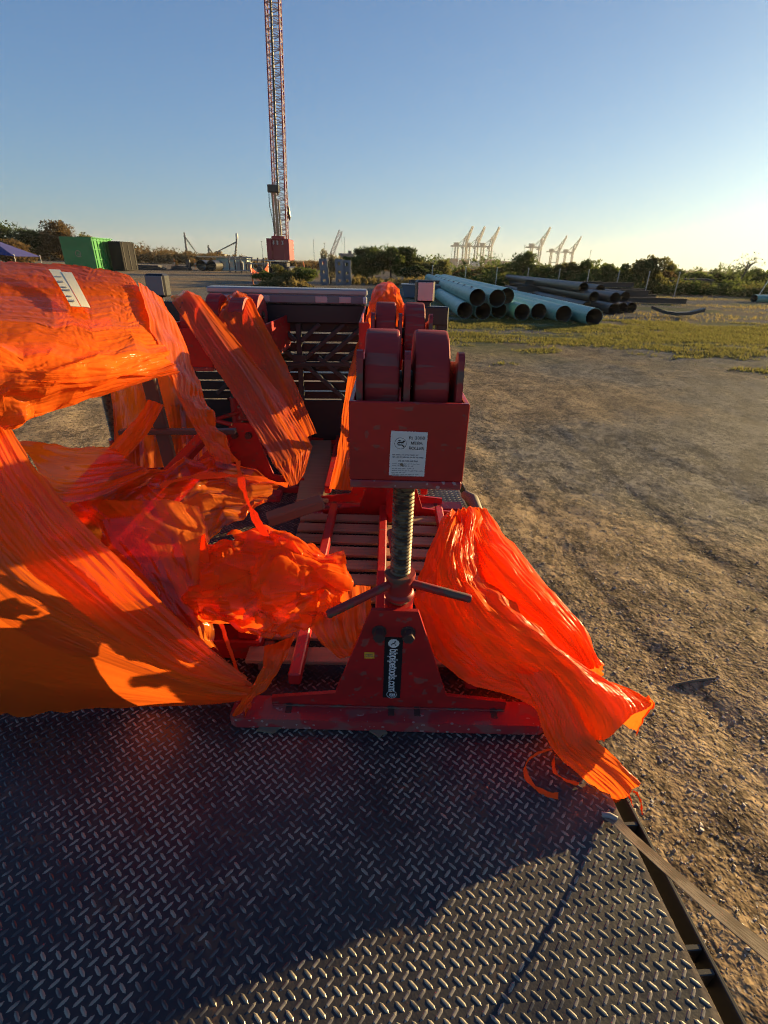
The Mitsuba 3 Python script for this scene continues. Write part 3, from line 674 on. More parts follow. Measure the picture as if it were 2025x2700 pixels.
# ------------------------------------------------------------------ orange stretch film (control points in metres)
FILM = {
    'bundle_top': [
        [[-1.749,2.3,2.328],[-1.442,2.3,2.318],[-1.194,2.3,2.303],[-1.062,2.25,2.26]],
        [[-1.463,1.88,2.239],[-1.222,1.93,2.225],[-1.06,2.0,2.212],[-0.961,2.1,2.192]],
        [[-1.213,1.52,2.174],[-1.026,1.6,2.151],[-0.92,1.72,2.13],[-0.856,1.92,2.104]],
        [[-1.041,1.27,2.126],[-0.907,1.36,2.097],[-0.818,1.52,2.073],[-0.765,1.78,2.054]],
        [[-1.036,1.22,2.034],[-0.928,1.28,2.022],[-0.859,1.44,2.013],[-0.716,1.72,2.019]],
        [[-1.083,1.22,1.899],[-1.003,1.27,1.917],[-0.916,1.42,1.956],[-0.695,1.7,2.0]],
    ],
    'bundle_back': [
        [[-1.198,2.15,1.909],[-1.052,2.2,1.903],[-0.886,2.3,1.888]],
        [[-1.195,2.1,1.72],[-1.046,2.15,1.71],[-0.855,2.25,1.686]],
        [[-1.179,2.0,1.521],[-1.021,2.05,1.506],[-0.827,2.15,1.495]],
    ],
    'bundle_side': [
        [[-1.029,2.2,2.262],[-1.009,2.25,2.235],[-0.989,2.3,2.197]],
        [[-0.843,1.85,2.105],[-0.828,1.95,2.084],[-0.81,2.05,2.046]],
        [[-0.742,1.7,1.96],[-0.707,1.75,1.941],[-0.69,1.85,1.894]],
        [[-0.666,1.65,1.813],[-0.629,1.68,1.804],[-0.604,1.75,1.783]],
        [[-0.591,1.6,1.714],[-0.561,1.63,1.703],[-0.534,1.7,1.677]],
    ],
    'front_sheet': [
        [[-1.123,1.38,2.058],[-1.028,1.3,1.859],[-0.934,1.27,1.711],[-0.777,1.23,1.545],[-0.608,1.2,1.332],[-0.411,1.165,1.124]],
        [[-1.159,1.28,1.849],[-1.1,1.24,1.669],[-1.001,1.21,1.534],[-0.849,1.19,1.385],[-0.657,1.17,1.225],[-0.417,1.155,1.11]],
        [[-1.213,1.2,1.566],[-1.168,1.18,1.417],[-1.052,1.165,1.31],[-0.881,1.155,1.232],[-0.672,1.15,1.137],[-0.424,1.147,1.098]],
        [[-1.378,1.128,0.957],[-1.179,1.153,0.957],[-1.04,1.182,0.957],[-0.891,1.201,0.957],[-0.691,1.219,0.957],[-0.481,1.251,0.957]],
    ],
    'front_band': [
        [[-1.103,1.34,2.102],[-0.992,1.27,1.891],[-0.897,1.24,1.734],[-0.747,1.2,1.557],[-0.586,1.17,1.357],[-0.415,1.145,1.177]],
        [[-1.12,1.29,2.015],[-1.04,1.235,1.802],[-0.941,1.2,1.651],[-0.791,1.17,1.471],[-0.617,1.15,1.292],[-0.422,1.135,1.161]],
        [[-1.157,1.25,1.86],[-1.1,1.19,1.681],[-1.004,1.17,1.529],[-0.851,1.15,1.374],[-0.659,1.135,1.221],[-0.427,1.125,1.151]],
    ],
    'mid_sheet': [
        [[-1.111,1.5,1.569],[-0.911,1.65,1.641],[-0.759,1.75,1.67],[-0.634,1.8,1.664],[-0.429,1.85,1.531]],
        [[-0.944,1.42,1.492],[-0.83,1.55,1.57],[-0.688,1.62,1.596],[-0.574,1.68,1.572],[-0.435,1.75,1.545]],
        [[-0.809,1.36,1.406],[-0.732,1.42,1.416],[-0.618,1.48,1.467],[-0.536,1.55,1.505],[-0.449,1.65,1.536]],
    ],
    'low_sheet': [
        [[-1.064,1.42,1.618],[-0.864,1.48,1.638],[-0.648,1.55,1.594]],
        [[-0.923,1.35,1.52],[-0.758,1.4,1.527],[-0.583,1.47,1.464]],
        [[-0.771,1.28,1.418],[-0.678,1.32,1.405],[-0.562,1.38,1.344]],
        [[-0.654,1.235,1.31],[-0.617,1.25,1.299],[-0.562,1.29,1.248]],
        [[-0.563,1.2,1.239],[-0.546,1.21,1.231],[-0.518,1.23,1.204]],
    ],
    'heap': [
        [[-0.744,1.52,1.381],[-0.617,1.57,1.378],[-0.464,1.6,1.425],[-0.322,1.57,1.407],[-0.205,1.52,1.368]],
        [[-0.726,1.42,1.384],[-0.567,1.43,1.424],[-0.413,1.47,1.475],[-0.265,1.44,1.461],[-0.142,1.44,1.402]],
        [[-0.668,1.31,1.354],[-0.52,1.31,1.381],[-0.369,1.32,1.408],[-0.234,1.33,1.427],[-0.117,1.36,1.369]],
        [[-0.642,1.27,1.301],[-0.513,1.26,1.319],[-0.363,1.26,1.318],[-0.246,1.28,1.349],[-0.157,1.31,1.31]],
        [[-0.619,1.27,1.283],[-0.492,1.25,1.279],[-0.335,1.24,1.242],[-0.218,1.28,1.301],[-0.126,1.31,1.272]],
    ],
    'heap_tail': [
        [[-0.292,1.35,1.278],[-0.166,1.38,1.356],[-0.04,1.38,1.37]],
        [[-0.209,1.3,1.191],[-0.129,1.3,1.214],[-0.028,1.32,1.251]],
        [[-0.136,1.27,1.139],[-0.084,1.28,1.162],[-0.027,1.29,1.196]],
    ],
    'heap_strip': [
        [[-0.402,1.28,1.192],[-0.351,1.3,1.197],[-0.29,1.32,1.222]],
        [[-0.393,1.2,1.167],[-0.353,1.22,1.148],[-0.312,1.25,1.162]],
        [[-0.43,1.17,1.094],[-0.392,1.17,1.095],[-0.361,1.2,1.096]],
        [[-0.483,1.13,1.02],[-0.463,1.13,1.015],[-0.429,1.15,1.053]],
    ],
    'cover_a': [
        [[-1.476,3.6,2.113],[-1.377,3.62,2.151],[-1.276,3.62,2.116]],
        [[-1.262,3.08,2.117],[-1.174,3.12,2.174],[-1.091,3.12,2.134]],
        [[-0.775,2.45,1.749],[-0.681,2.5,1.782],[-0.567,2.58,1.736]],
        [[-0.486,1.98,1.57],[-0.4,2.08,1.567],[-0.344,2.22,1.57]],
        [[-0.396,1.88,1.508],[-0.372,1.92,1.5],[-0.352,2.0,1.518]],
    ],
    'cover_b': [
        [[-1.146,3.68,2.101],[-1.056,3.72,2.154],[-0.969,3.72,2.124]],
        [[-1.024,3.12,2.024],[-0.944,3.3,2.163],[-0.845,3.3,2.121]],
        [[-0.773,2.82,1.792],[-0.677,2.9,1.843],[-0.574,2.9,1.807]],
        [[-0.477,2.38,1.515],[-0.407,2.42,1.541],[-0.351,2.42,1.565]],
    ],
    'hole_sill': [
        [[-1.157,1.45,1.84],[-1.031,1.5,1.804],[-0.929,1.6,1.752]],
        [[-1.083,1.4,1.763],[-0.988,1.46,1.709],[-0.858,1.6,1.707]],
        [[-1.031,1.36,1.657],[-0.942,1.43,1.65],[-0.806,1.6,1.682]],
    ],
    'hole_band': [
        [[-0.854,1.74,1.896],[-0.832,1.76,1.884],[-0.813,1.78,1.87]],
        [[-0.904,1.64,1.81],[-0.888,1.66,1.778],[-0.877,1.68,1.755]],
        [[-0.98,1.52,1.726],[-0.968,1.54,1.69],[-0.954,1.56,1.66]],
        [[-1.033,1.4,1.646],[-1.014,1.41,1.616],[-0.985,1.43,1.599]],
    ],
    'flank': [
        [[-0.121,3.15,2.133],[-0.092,3.15,2.191],[-0.063,3.1,2.175]],
        [[-0.171,3.02,1.959],[-0.127,3.0,1.945],[-0.088,2.98,1.935]],
        [[-0.236,2.93,1.752],[-0.18,2.9,1.725],[-0.124,2.86,1.722]],
        [[-0.266,2.86,1.528],[-0.225,2.83,1.51],[-0.174,2.79,1.496]],
        [[-0.285,2.8,1.376],[-0.234,2.78,1.37],[-0.178,2.76,1.364]],
        [[-0.341,2.74,1.114],[-0.268,2.72,1.116],[-0.191,2.7,1.121]],
    ],
    'hood': [
        [[-0.084,3.3,2.163],[-0.075,3.35,2.208],[-0.013,3.4,2.223],[0.034,3.35,2.205],[0.052,3.3,2.153]],
        [[-0.09,3.0,2.168],[-0.079,3.05,2.225],[-0.012,3.1,2.246],[0.039,3.05,2.225],[0.064,3.0,2.159]],
        [[-0.09,2.8,2.128],[-0.077,2.82,2.19],[-0.01,2.84,2.208],[0.045,2.82,2.188],[0.08,2.78,2.134]],
        [[-0.091,2.7,2.065],[-0.077,2.7,2.11],[-0.007,2.7,2.12],[0.051,2.7,2.104],[0.099,2.68,2.072]],
        [[-0.092,2.64,1.971],[-0.078,2.64,1.983],[-0.003,2.62,1.987],[0.059,2.62,1.984],[0.11,2.62,1.99]],
    ],
    'hood_flap': [
        [[0.034,2.9,2.165],[0.072,2.9,2.154],[0.098,2.9,2.139]],
        [[0.06,2.7,2.113],[0.121,2.7,2.126],[0.155,2.7,2.098]],
        [[0.074,2.6,2.047],[0.116,2.6,2.042],[0.143,2.6,2.064]],
    ],
    'right_ridge': [
        [[0.304,1.98,1.336],[0.356,2.0,1.369],[0.422,2.0,1.376],[0.485,2.0,1.338]],
        [[0.305,1.8,1.319],[0.366,1.78,1.365],[0.444,1.79,1.362],[0.525,1.86,1.298]],
        [[0.339,1.66,1.273],[0.389,1.62,1.343],[0.469,1.63,1.36],[0.584,1.72,1.28]],
        [[0.396,1.53,1.224],[0.447,1.49,1.308],[0.53,1.5,1.334],[0.642,1.57,1.242]],
        [[0.483,1.42,1.185],[0.526,1.38,1.271],[0.597,1.39,1.295],[0.709,1.45,1.2]],
        [[0.583,1.33,1.139],[0.618,1.3,1.209],[0.676,1.31,1.212],[0.751,1.34,1.146]],
        [[0.665,1.26,1.103],[0.686,1.25,1.139],[0.715,1.25,1.146],[0.756,1.27,1.138]],
    ],
    'right_heap': [
        [[0.279,1.95,1.357],[0.322,1.97,1.358],[0.352,1.97,1.365],[0.384,1.96,1.348]],
        [[0.194,1.75,1.334],[0.253,1.72,1.385],[0.317,1.72,1.398],[0.387,1.76,1.312]],
        [[0.142,1.6,1.274],[0.213,1.55,1.351],[0.295,1.54,1.381],[0.404,1.6,1.261]],
        [[0.119,1.5,1.216],[0.22,1.42,1.31],[0.326,1.4,1.358],[0.451,1.46,1.236]],
        [[0.18,1.36,1.119],[0.292,1.3,1.239],[0.402,1.28,1.318],[0.536,1.33,1.231]],
        [[0.288,1.26,1.068],[0.409,1.22,1.175],[0.535,1.22,1.239],[0.66,1.26,1.166]],
        [[0.45,1.2,1.072],[0.534,1.15,1.129],[0.653,1.16,1.143],[0.808,1.2,1.127]],
        [[0.534,1.12,0.995],[0.609,1.09,1.024],[0.72,1.075,1.032],[0.853,1.13,1.132]],
    ],
    'right_tail': [
        [[0.402,1.2,1.194],[0.472,1.18,1.197],[0.551,1.2,1.2]],
        [[0.51,1.1,1.061],[0.547,1.08,1.106],[0.625,1.1,1.106]],
        [[0.547,1.04,0.999],[0.586,1.03,1.046],[0.66,1.05,1.065]],
        [[0.623,0.985,0.959],[0.66,0.98,1.01],[0.719,1.0,1.028]],
        [[0.716,0.94,0.909],[0.738,0.93,0.954],[0.782,0.95,0.995]],
    ],
}
def wave(x):
    return 2 * np.abs(x - np.floor(x + 0.5))
def folds(q, amp, f0, f1, n, rg, axis=None, spread=math.pi):
    """Straight sharp creases in n random directions (or close to one axis), each fading in and out."""
    d = np.zeros(q.shape[:-1])
    for k in range(n):
        f = f0 * (f1 / f0) ** rg.random()
        a = (axis or 0.0) + rg.uniform(-spread, spread)
        w = q[..., 0] * math.cos(a) + q[..., 1] * math.sin(a)
        o = rg.uniform(0, 50)
        z = np.stack([q[..., 0] * 2.2 + o, q[..., 1] * 2.2, 0 * w + o], -1)
        t = wave(f * w + 0.55 * meshkit.noise(z * 0.9, k) + o)
        g = np.clip(2.2 * meshkit.noise(z * 1.6 + 31, k + 50) - 0.6, 0, 1.2)
        d += amp * (f0 / f) ** 0.75 * (t - 0.5) * g
    return d
def sheet(name, nu, nv, pleat=0.0, pf=(14, 70), along='r', crumple=0.0, cf=(3, 14), nc=9, fine=0.0, ragged=0.0, hole=None, seed=0, hang=False, fade=None, pfade=None, lift=0.0, shards=0.0, taut=False, facet=None):
    """Smooth sheet through a grid of control points, pleated and creased, with torn edges."""
    g = np.array(FILM[name])
    if hang:                                                               # the outer edge falls to the deck edge
        e = g[:, -1:] + np.array([0.02, 0.05, 0]); e[..., 2] = np.minimum(e[..., 2] - 0.05, 0.90)
        g = np.concatenate([g, e], 1)
    R, Cn = g.shape[:2]
    s, t = np.linspace(0, 1, nu), np.linspace(0, 1, nv)
    fit = [RectBivariateSpline(np.linspace(0, 1, R), np.linspace(0, 1, Cn), g[..., k], kx=1 if taut else min(3, R - 1), ky=1 if taut else min(3, Cn - 1)) for k in range(3)]
    if facet:                                                              # flat facets between sharp creases, as in crumpled film
        fs, ft, fa = facet
        rf = np.random.default_rng(seed + 900)
        a, b = np.meshgrid(np.linspace(0, 1, fs), np.linspace(0, 1, ft), indexing='ij')
        ja = a + np.where((a > 0) & (a < 1), rf.uniform(-0.32, 0.32, a.shape) / fs, 0)
        jb = b + np.where((b > 0) & (b < 1), rf.uniform(-0.32, 0.32, a.shape) / ft, 0)
        c = np.stack([q.ev(ja, jb) for q in fit], -1)
        c = c + rf.standard_normal(c.shape) * [0.6, 0.8, 1.0] * fa * (fade(a, b) if fade else 1.0)[..., None] if fade else c + rf.standard_normal(c.shape) * [0.6, 0.8, 1.0] * fa
        fit = [RectBivariateSpline(np.linspace(0, 1, fs), np.linspace(0, 1, ft), c[..., k], kx=1, ky=1) for k in range(3)]
    p = np.stack([q(s, t) for q in fit], -1)
    ds, dt_ = np.gradient(p, axis=0), np.gradient(p, axis=1)
    n = np.cross(ds, dt_); n /= np.linalg.norm(n, axis=-1, keepdims=True) + 1e-12
    if n[..., 1].mean() > 0: n = -n
    Ls = np.linalg.norm(np.diff(p, axis=0), axis=-1).sum(0).mean(); Lt = np.linalg.norm(np.diff(p, axis=1), axis=-1).sum(1).mean()
    S, Q = np.meshgrid(s * Ls, t * Lt, indexing='ij')
    lon, acr = (S, Q) if along == 'r' else (Q, S)
    q = np.stack([acr, lon], -1)
    rg = np.random.default_rng(seed + 500)
    d = np.zeros_like(S)
    o = np.zeros_like(S) + seed * 3.7
    if pleat:
        c = folds(q, pleat, pf[0], pf[1], 16, rg, 0.0, 0.10)
        w = acr + 0.012 * meshkit.noise(np.stack([lon * 3, acr * 3, o], -1))
        c += pleat * 0.22 * (meshkit.noise(np.stack([w * 150, lon * 1.6, o], -1)) - 0.5)
        d += c * (pfade(S / Ls, Q / Lt) if pfade else 1.0)
    if crumple:
        c = folds(q, crumple, cf[0], cf[1], nc, rg)
        d += c * (fade(S / Ls, Q / Lt) if fade else 1.0)
    if shards:                                                             # steep crosswise crinkles
        c = folds(q, shards, 6, 22, 14, rg, math.pi / 2, 0.55)
        d += c * (fade(S / Ls, Q / Lt) if fade else 1.0)
    if fine:
        d += fine * (np.abs(meshkit.fbm(np.stack([S * 45, Q * 45, o], -1), 2, seed + 3) - 0.5) * 4 - 0.5)
    p = p + n * (d + lift)[..., None]
    uv = np.stack([acr, lon], -1)
    i, j = np.meshgrid(np.arange(nu - 1), np.arange(nv - 1), indexing='ij')
    keep = np.ones(i.shape, bool)
    sc, tc = s[i], t[j]
    if ragged:
        e = np.minimum(np.minimum(sc * Ls, (1 - sc) * Ls), np.minimum(tc * Lt, (1 - tc) * Lt))
        z = np.stack([sc * Ls * 16, tc * Lt * 16, 0 * sc + seed], -1)
        keep &= e > ragged * (meshkit.fbm(z, 3, 77) - 0.25)
    if hole is not None:
        z = np.stack([sc * Ls * 9, tc * Lt * 9, 0 * sc + seed], -1)
        keep &= ~hole(sc, tc, meshkit.fbm(z, 3, 78) - 0.5)
    a, b, c, e = i * nv + j, i * nv + j + 1, (i + 1) * nv + j + 1, (i + 1) * nv + j
    f = np.concatenate([np.stack([a, b, c], -1)[keep], np.stack([a, c, e], -1)[keep]])
    return p.reshape(-1, 3), f, uv.reshape(-1, 2)

def film_thing(name, bsdf, label, category='plastic film', key='orange_film', **kw):
    v, f, uv = sheet(name, **kw)
    return single(key, (v, f), bsdf, label, category, 'orange stretch film round the roller stands', True, uv)
film_thing('bundle_top', 'film_gloss', 'orange film stretched over the top of the big left bundle, paper label stuck on it', nu=240, nv=260, pleat=0.0012, pf=(16, 80), along='c', crumple=0.011, cf=(3, 12), nc=10, fine=0.0012, ragged=0.05, seed=1, facet=(13, 10, 0.0085),
           fade=lambda s, t: 0.06 + 0.94 * np.clip((s - 0.42) / 0.22, 0, 1), hole=lambda s, t, n: (s > 0.985 + 0.2 * n))
film_thing('bundle_side', 'film_tight', 'orange film band running down from the right corner of the big left bundle', nu=130, nv=120, pleat=0.0029, crumple=0.0100, cf=(5, 14), ragged=0.02, seed=2)
film_thing('bundle_back', 'film_clear', 'orange film wall at the back of the opening in the left bundle', nu=80, nv=100, pleat=0.0024, crumple=0.0100, cf=(3, 8), seed=21)
film_thing('hole_sill', 'film_clear', 'see-through orange film below the hole in the left bundle', nu=110, nv=130, pleat=0.003, along='c', crumple=0.016, cf=(3, 12), ragged=0.02, seed=41)
film_thing('hole_band', 'film_tight', 'narrow twisted orange film band crossing below the hole in the left bundle', nu=150, nv=60, pleat=0.004, crumple=0.008, cf=(4, 12), ragged=0.01, seed=42)
film_thing('front_sheet', 'film_tight', 'orange film sheet stretched diagonally down the front of the left bundle to the deck', nu=420, nv=170, pleat=0.0032, pf=(12, 90), along='c', crumple=0.0084, cf=(2, 6), nc=5, ragged=0.015, seed=3, pfade=lambda s, t: np.clip(1.25 - 1.5 * s, 0.15, 1))
film_thing('front_band', 'film_tight', 'second orange film layer pulled across the upper part of the diagonal sheet', nu=200, nv=170, pleat=0.0024, pf=(16, 90), along='c', crumple=0.0080, cf=(2, 8), nc=5, ragged=0.02, seed=33)
film_thing('mid_sheet', 'film_clear', 'slack orange film sheet lying between the left bundle and the wood block', nu=170, nv=200, pleat=0.0018, along='c', crumple=0.010, cf=(4, 16), nc=9, fine=0.001, ragged=0.03, seed=4, facet=(8, 11, 0.013))
film_thing('low_sheet', 'film_clear', 'see-through orange film flap left of the crumpled heap', nu=150, nv=110, pleat=0.0014, crumple=0.008, cf=(4, 14), ragged=0.03, seed=5, facet=(9, 6, 0.010))
film_thing('heap', 'film_crumple', 'crumpled heap of orange film left of the jack screw', nu=230, nv=260, pleat=0.0030, pf=(14, 60), along='c', crumple=0.020, cf=(3, 16), nc=14, fine=0.0015, ragged=0.04, seed=6, facet=(10, 12, 0.017))
film_thing('heap', 'film_crumple', 'torn upper layer of film lying on the crumpled heap', nu=200, nv=220, pleat=0.0030, pf=(14, 60), along='c', crumple=0.014, cf=(4, 18), nc=12, fine=0.0015, ragged=0.05, seed=16, lift=0.020, facet=(12, 10, 0.014),
           hole=lambda s, t, n: (np.hypot((s - 0.40) / 0.34, (t - 0.62) / 0.36) > 1 + 1.2 * n))
film_thing('heap_tail', 'film_tight', 'pleated orange film tail running from the crumpled heap behind the triangular plate', nu=90, nv=130, pleat=0.0054, pf=(16, 90), crumple=0.0070, ragged=0.012, seed=7)
film_thing('heap_strip', 'film_crumple', 'narrow orange film strip hanging from the heap to the left end of the base plate', nu=110, nv=80, pleat=0.0040, pf=(20, 90), crumple=0.0112, cf=(6, 18), ragged=0.02, seed=8)
film_thing('cover_a', 'film_tight', 'tight orange film cover sloping from rollers to the deck, left one of two', nu=170, nv=170, taut=True, pleat=0.0030, pf=(14, 80), crumple=0.006, cf=(2, 7), nc=5, ragged=0.012, seed=9)
film_thing('cover_b', 'film_tight', 'tight orange film cover sloping from rollers to the deck, right one of two', nu=150, nv=150, taut=True, pleat=0.0030, pf=(14, 80), crumple=0.006, cf=(2, 8), nc=6, ragged=0.012, seed=10)
film_thing('flank', 'film_tight', 'narrow orange film curtain hanging along the left side of the front cradle', nu=140, nv=90, pleat=0.0040, pf=(20, 80), crumple=0.0048, ragged=0.012, seed=11)
film_thing('hood', 'film_gloss', 'orange film hood over the rollers behind the bare ones', nu=110, nv=120, pleat=0.0020, crumple=0.0108, cf=(5, 18), ragged=0.02, seed=12)
film_thing('hood_flap', 'film_crumple', 'small torn orange film flap at the right of the roller hood', nu=90, nv=90, crumple=0.0210, cf=(6, 20), fine=0.001, ragged=0.03, seed=13)
film_thing('right_ridge', 'film_matte', 'pleated orange film ridge along the right deck edge, behind the bigger heap', nu=220, nv=200, pleat=0.0084, pf=(10, 90), crumple=0.0132, cf=(3, 10), ragged=0.02, seed=24, hang=True)
film_thing('right_heap', 'film_matte', 'long pleated orange film heap hanging over the right deck edge', nu=260, nv=300, pleat=0.0079, pf=(8, 80), crumple=0.0240, cf=(2.5, 12), nc=10, fine=0.0012, ragged=0.03, seed=14, hang=True)
film_thing('right_tail', 'film_matte', 'twisted orange film tail with a frayed end at the right deck edge', nu=160, nv=130, pleat=0.0067, pf=(16, 90), crumple=0.0048, ragged=0.012, seed=15)
for i, (pts, w, l) in enumerate((
        ([[0.545, 1.05, 1.0], [0.50, 1.035, 1.0], [0.455, 1.005, 0.985], [0.462, 0.965, 0.962], [0.50, 0.935, 0.957], [0.535, 0.925, 0.96]], 0.016, 'torn orange film shred curling on the deck below the heap, the larger of two'),
        ([[0.555, 1.04, 0.99], [0.548, 1.00, 0.965], [0.575, 0.975, 0.958], [0.61, 0.965, 0.958]], 0.012, 'torn orange film shred on the deck below the heap, the smaller of two'),
        ([[-0.53, 1.66, 1.70], [-0.50, 1.60, 1.60], [-0.43, 1.52, 1.50], [-0.33, 1.42, 1.43]], 0.022, 'stretched orange film strand hanging from the bundle corner to the crumpled heap'),
        ([[-0.62, 1.47, 1.50], [-0.58, 1.36, 1.40], [-0.52, 1.27, 1.25], [-0.46, 1.20, 1.08], [-0.44, 1.15, 1.01]], 0.026, 'stretched orange film strand running down to the left end of the base plate'),
        ([[-0.80, 1.60, 1.62], [-0.66, 1.66, 1.64], [-0.52, 1.72, 1.61], [-0.40, 1.86, 1.52]], 0.02, 'stretched orange film strand along the top of the slack sheet'),
        ([[0.745, 0.945, 0.955], [0.765, 0.93, 0.92], [0.775, 0.915, 0.87]], 0.006, 'thin frayed film thread hanging from the tail over the rail, left one'),
        ([[0.765, 0.945, 0.96], [0.79, 0.94, 0.93], [0.80, 0.92, 0.885]], 0.006, 'thin frayed film thread hanging from the tail over the rail, right one'))):
    n = 70
    wv = w * (0.4 + 1.1 * meshkit.noise(np.stack([np.linspace(0, 9, n), np.zeros(n) + i, np.zeros(n)], -1)))
    rv, rf, ruv = ribbon(np.array(pts), wv, (0.3, 0.5, 0.8), 0.0008, n)
    z = meshkit.noise(rv * 60, 5)[:, None] - 0.5
    single('film_shred', (rv + 0.006 * z * [0.5, 0.5, 1], rf), 'film_matte', l, 'plastic shred', None, True, ruv)
# paper label in a clear pocket on the bundle
pv = np.array(FILM['bundle_top'])
fit = [RectBivariateSpline(np.linspace(0, 1, 6), np.linspace(0, 1, 4), pv[..., k], kx=3, ky=3) for k in range(3)]
def on_bundle(s, t, lift):
    p = np.stack([q.ev(s, t) for q in fit], -1)
    e = 1e-3
    n = np.cross(np.stack([q.ev(s + e, t) for q in fit], -1) - p, np.stack([q.ev(s, t + e) for q in fit], -1) - p)
    n /= np.linalg.norm(n, axis=-1, keepdims=True); n = np.where(n[..., 2:] < 0, -n, n)
    return p + n * lift
def patch(s0, s1, tl, w, lift, ns=24, nt=10, wob=0.0):
    S, Q = np.meshgrid(np.linspace(0, 1, ns), np.linspace(0, 1, nt), indexing='ij')
    t = tl[0] + (tl[1] - tl[0]) * S + w * Q
    p = on_bundle(s0 + (s1 - s0) * S, t, lift) + np.array([0, 0, 1.0]) * wob * np.sin(S * 9)[..., None]
    i, j = np.meshgrid(np.arange(ns - 1), np.arange(nt - 1), indexing='ij')
    a = i * nt + j
    f = np.concatenate([np.stack([a, a + 1, a + nt + 1], -1).reshape(-1, 3), np.stack([a, a + nt + 1, a + nt], -1).reshape(-1, 3)])
    q = p.reshape(-1, 3); k = len(q)                                      # closed with a lower face: a real sheet of card
    return np.vstack([q, q - [0, 0, 0.0012]]), np.vstack([f, f[:, ::-1] + k])
mat('cream_paper', (0.66, 0.60, 0.42), 0.55)
lb = thing('shipping_label', 'cream two-page paper label stuck on top of the wrapped left bundle', 'paper label')
put(lb + '__page', patch(0.085, 0.31, (0.345, 0.43), 0.058, 0.020), 'cream_paper', True)
put(lb + '__page', patch(0.10, 0.31, (0.408, 0.493), 0.054, 0.021), 'cream_paper', True)
for i, (s0, t0, w) in enumerate(((0.13, 0.370, 0.035), (0.16, 0.380, 0.028), (0.195, 0.392, 0.030), (0.21, 0.398, 0.040), (0.25, 0.412, 0.030), (0.275, 0.420, 0.034))):
    put(lb + '__print_line', patch(s0, s0 + 0.007 + 0.004 * (i % 2), (t0, t0 + 0.002), w, 0.0210 + 0.0003 * i, 4, 4, 0.0), 'ink_grey')

# ------------------------------------------------------------------ pipe yard on the right
def turq_fn(p, n, uv):
    m = fbm(p.x * 3, p.y * 1.2, p.z * 3, 3)
    sp = smoothstep(0.62, 0.70, fbm(p.x * 12, p.y * 6, p.z * 12, 3))
    return mix(mix((0.19, 0.36, 0.315), (0.125, 0.265, 0.225), m), (0.10, 0.18, 0.19), sp * 0.5)
mat('turquoise_coat', proc(turq_fn), 0.40, specular=0.4)
def rust_fn(p, n, uv):
    return mix((0.075, 0.052, 0.040), (0.045, 0.036, 0.033), fbm(p.x * 4, p.y * 4, p.z * 4, 3))
mat('dark_pipe', proc(rust_fn), 0.45)
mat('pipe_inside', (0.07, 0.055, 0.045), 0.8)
def pipe_mesh(r, L, wall=0.014, n=40):
    a = np.arange(n) * 2 * np.pi / n
    ring = np.stack([np.cos(a), 0 * a, np.sin(a)], 1)
    v = np.vstack([ring * r, ring * r + [0, L, 0], ring * (r - wall), ring * (r - wall) + [0, L, 0]])
    j = np.arange(n); k = (j + 1) % n
    q = lambda a, b, c, d: np.vstack([np.stack([a, b, c], 1), np.stack([a, c, d], 1)])
    outer = np.vstack([q(j, j + n, k + n, k)])
    rim = np.vstack([q(j, k, k + 2 * n, j + 2 * n), q(j + n, j + 3 * n, k + 3 * n, k + n)])
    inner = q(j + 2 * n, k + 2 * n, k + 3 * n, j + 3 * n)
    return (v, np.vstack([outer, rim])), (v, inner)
TP_ = pipe_mesh(0.38, 33.0); BP_ = pipe_mesh(0.30, 24.0, 0.012); SP_ = pipe_mesh(0.30, 9.0, 0.012)
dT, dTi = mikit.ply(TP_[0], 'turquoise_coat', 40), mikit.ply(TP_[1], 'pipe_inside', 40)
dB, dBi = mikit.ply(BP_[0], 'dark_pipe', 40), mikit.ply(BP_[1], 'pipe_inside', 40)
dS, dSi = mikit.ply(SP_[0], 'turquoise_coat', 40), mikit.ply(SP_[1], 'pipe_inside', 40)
def pipe(o, i, x, y, z, yaw, label, group):
    k = thing('steel_pipe', label, 'pipe', group)
    M = T().translate([x, y, z]).rotate([0, 0, 1], yaw)
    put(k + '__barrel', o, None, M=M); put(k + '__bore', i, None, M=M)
TG, BG = 'turquoise coated pipes in the yard', 'dark bare pipes in the yard'
for x, y, z, l in ((3.62, 25.5, 0.38, 'turquoise coated pipe at the left end of the bottom row'), (4.48, 25.4, 0.38, 'turquoise coated pipe second from left in the bottom row'),
                   (5.38, 26.1, 0.38, 'turquoise coated pipe third from left in the bottom row'), (6.32, 25.3, 0.38, 'turquoise coated pipe fourth from left in the bottom row'),
                   (7.30, 26.0, 0.38, 'turquoise coated pipe fifth from left in the bottom row'), (8.14, 24.8, 0.38, 'turquoise coated pipe second from right in the bottom row'),
                   (9.16, 23.7, 0.38, 'turquoise coated pipe at the right end of the bottom row, nearest of all'),
                   (4.05, 24.8, 1.00, 'turquoise coated pipe at the left of the upper layer, marked with dark letters'), (4.92, 24.6, 1.00, 'turquoise coated pipe in the middle of the upper layer'),
                   (5.84, 26.9, 0.99, 'turquoise coated pipe at the right of the upper layer, set back behind the others')):
    pipe(dT, dTi, x, y, z, 0.0, l, TG)
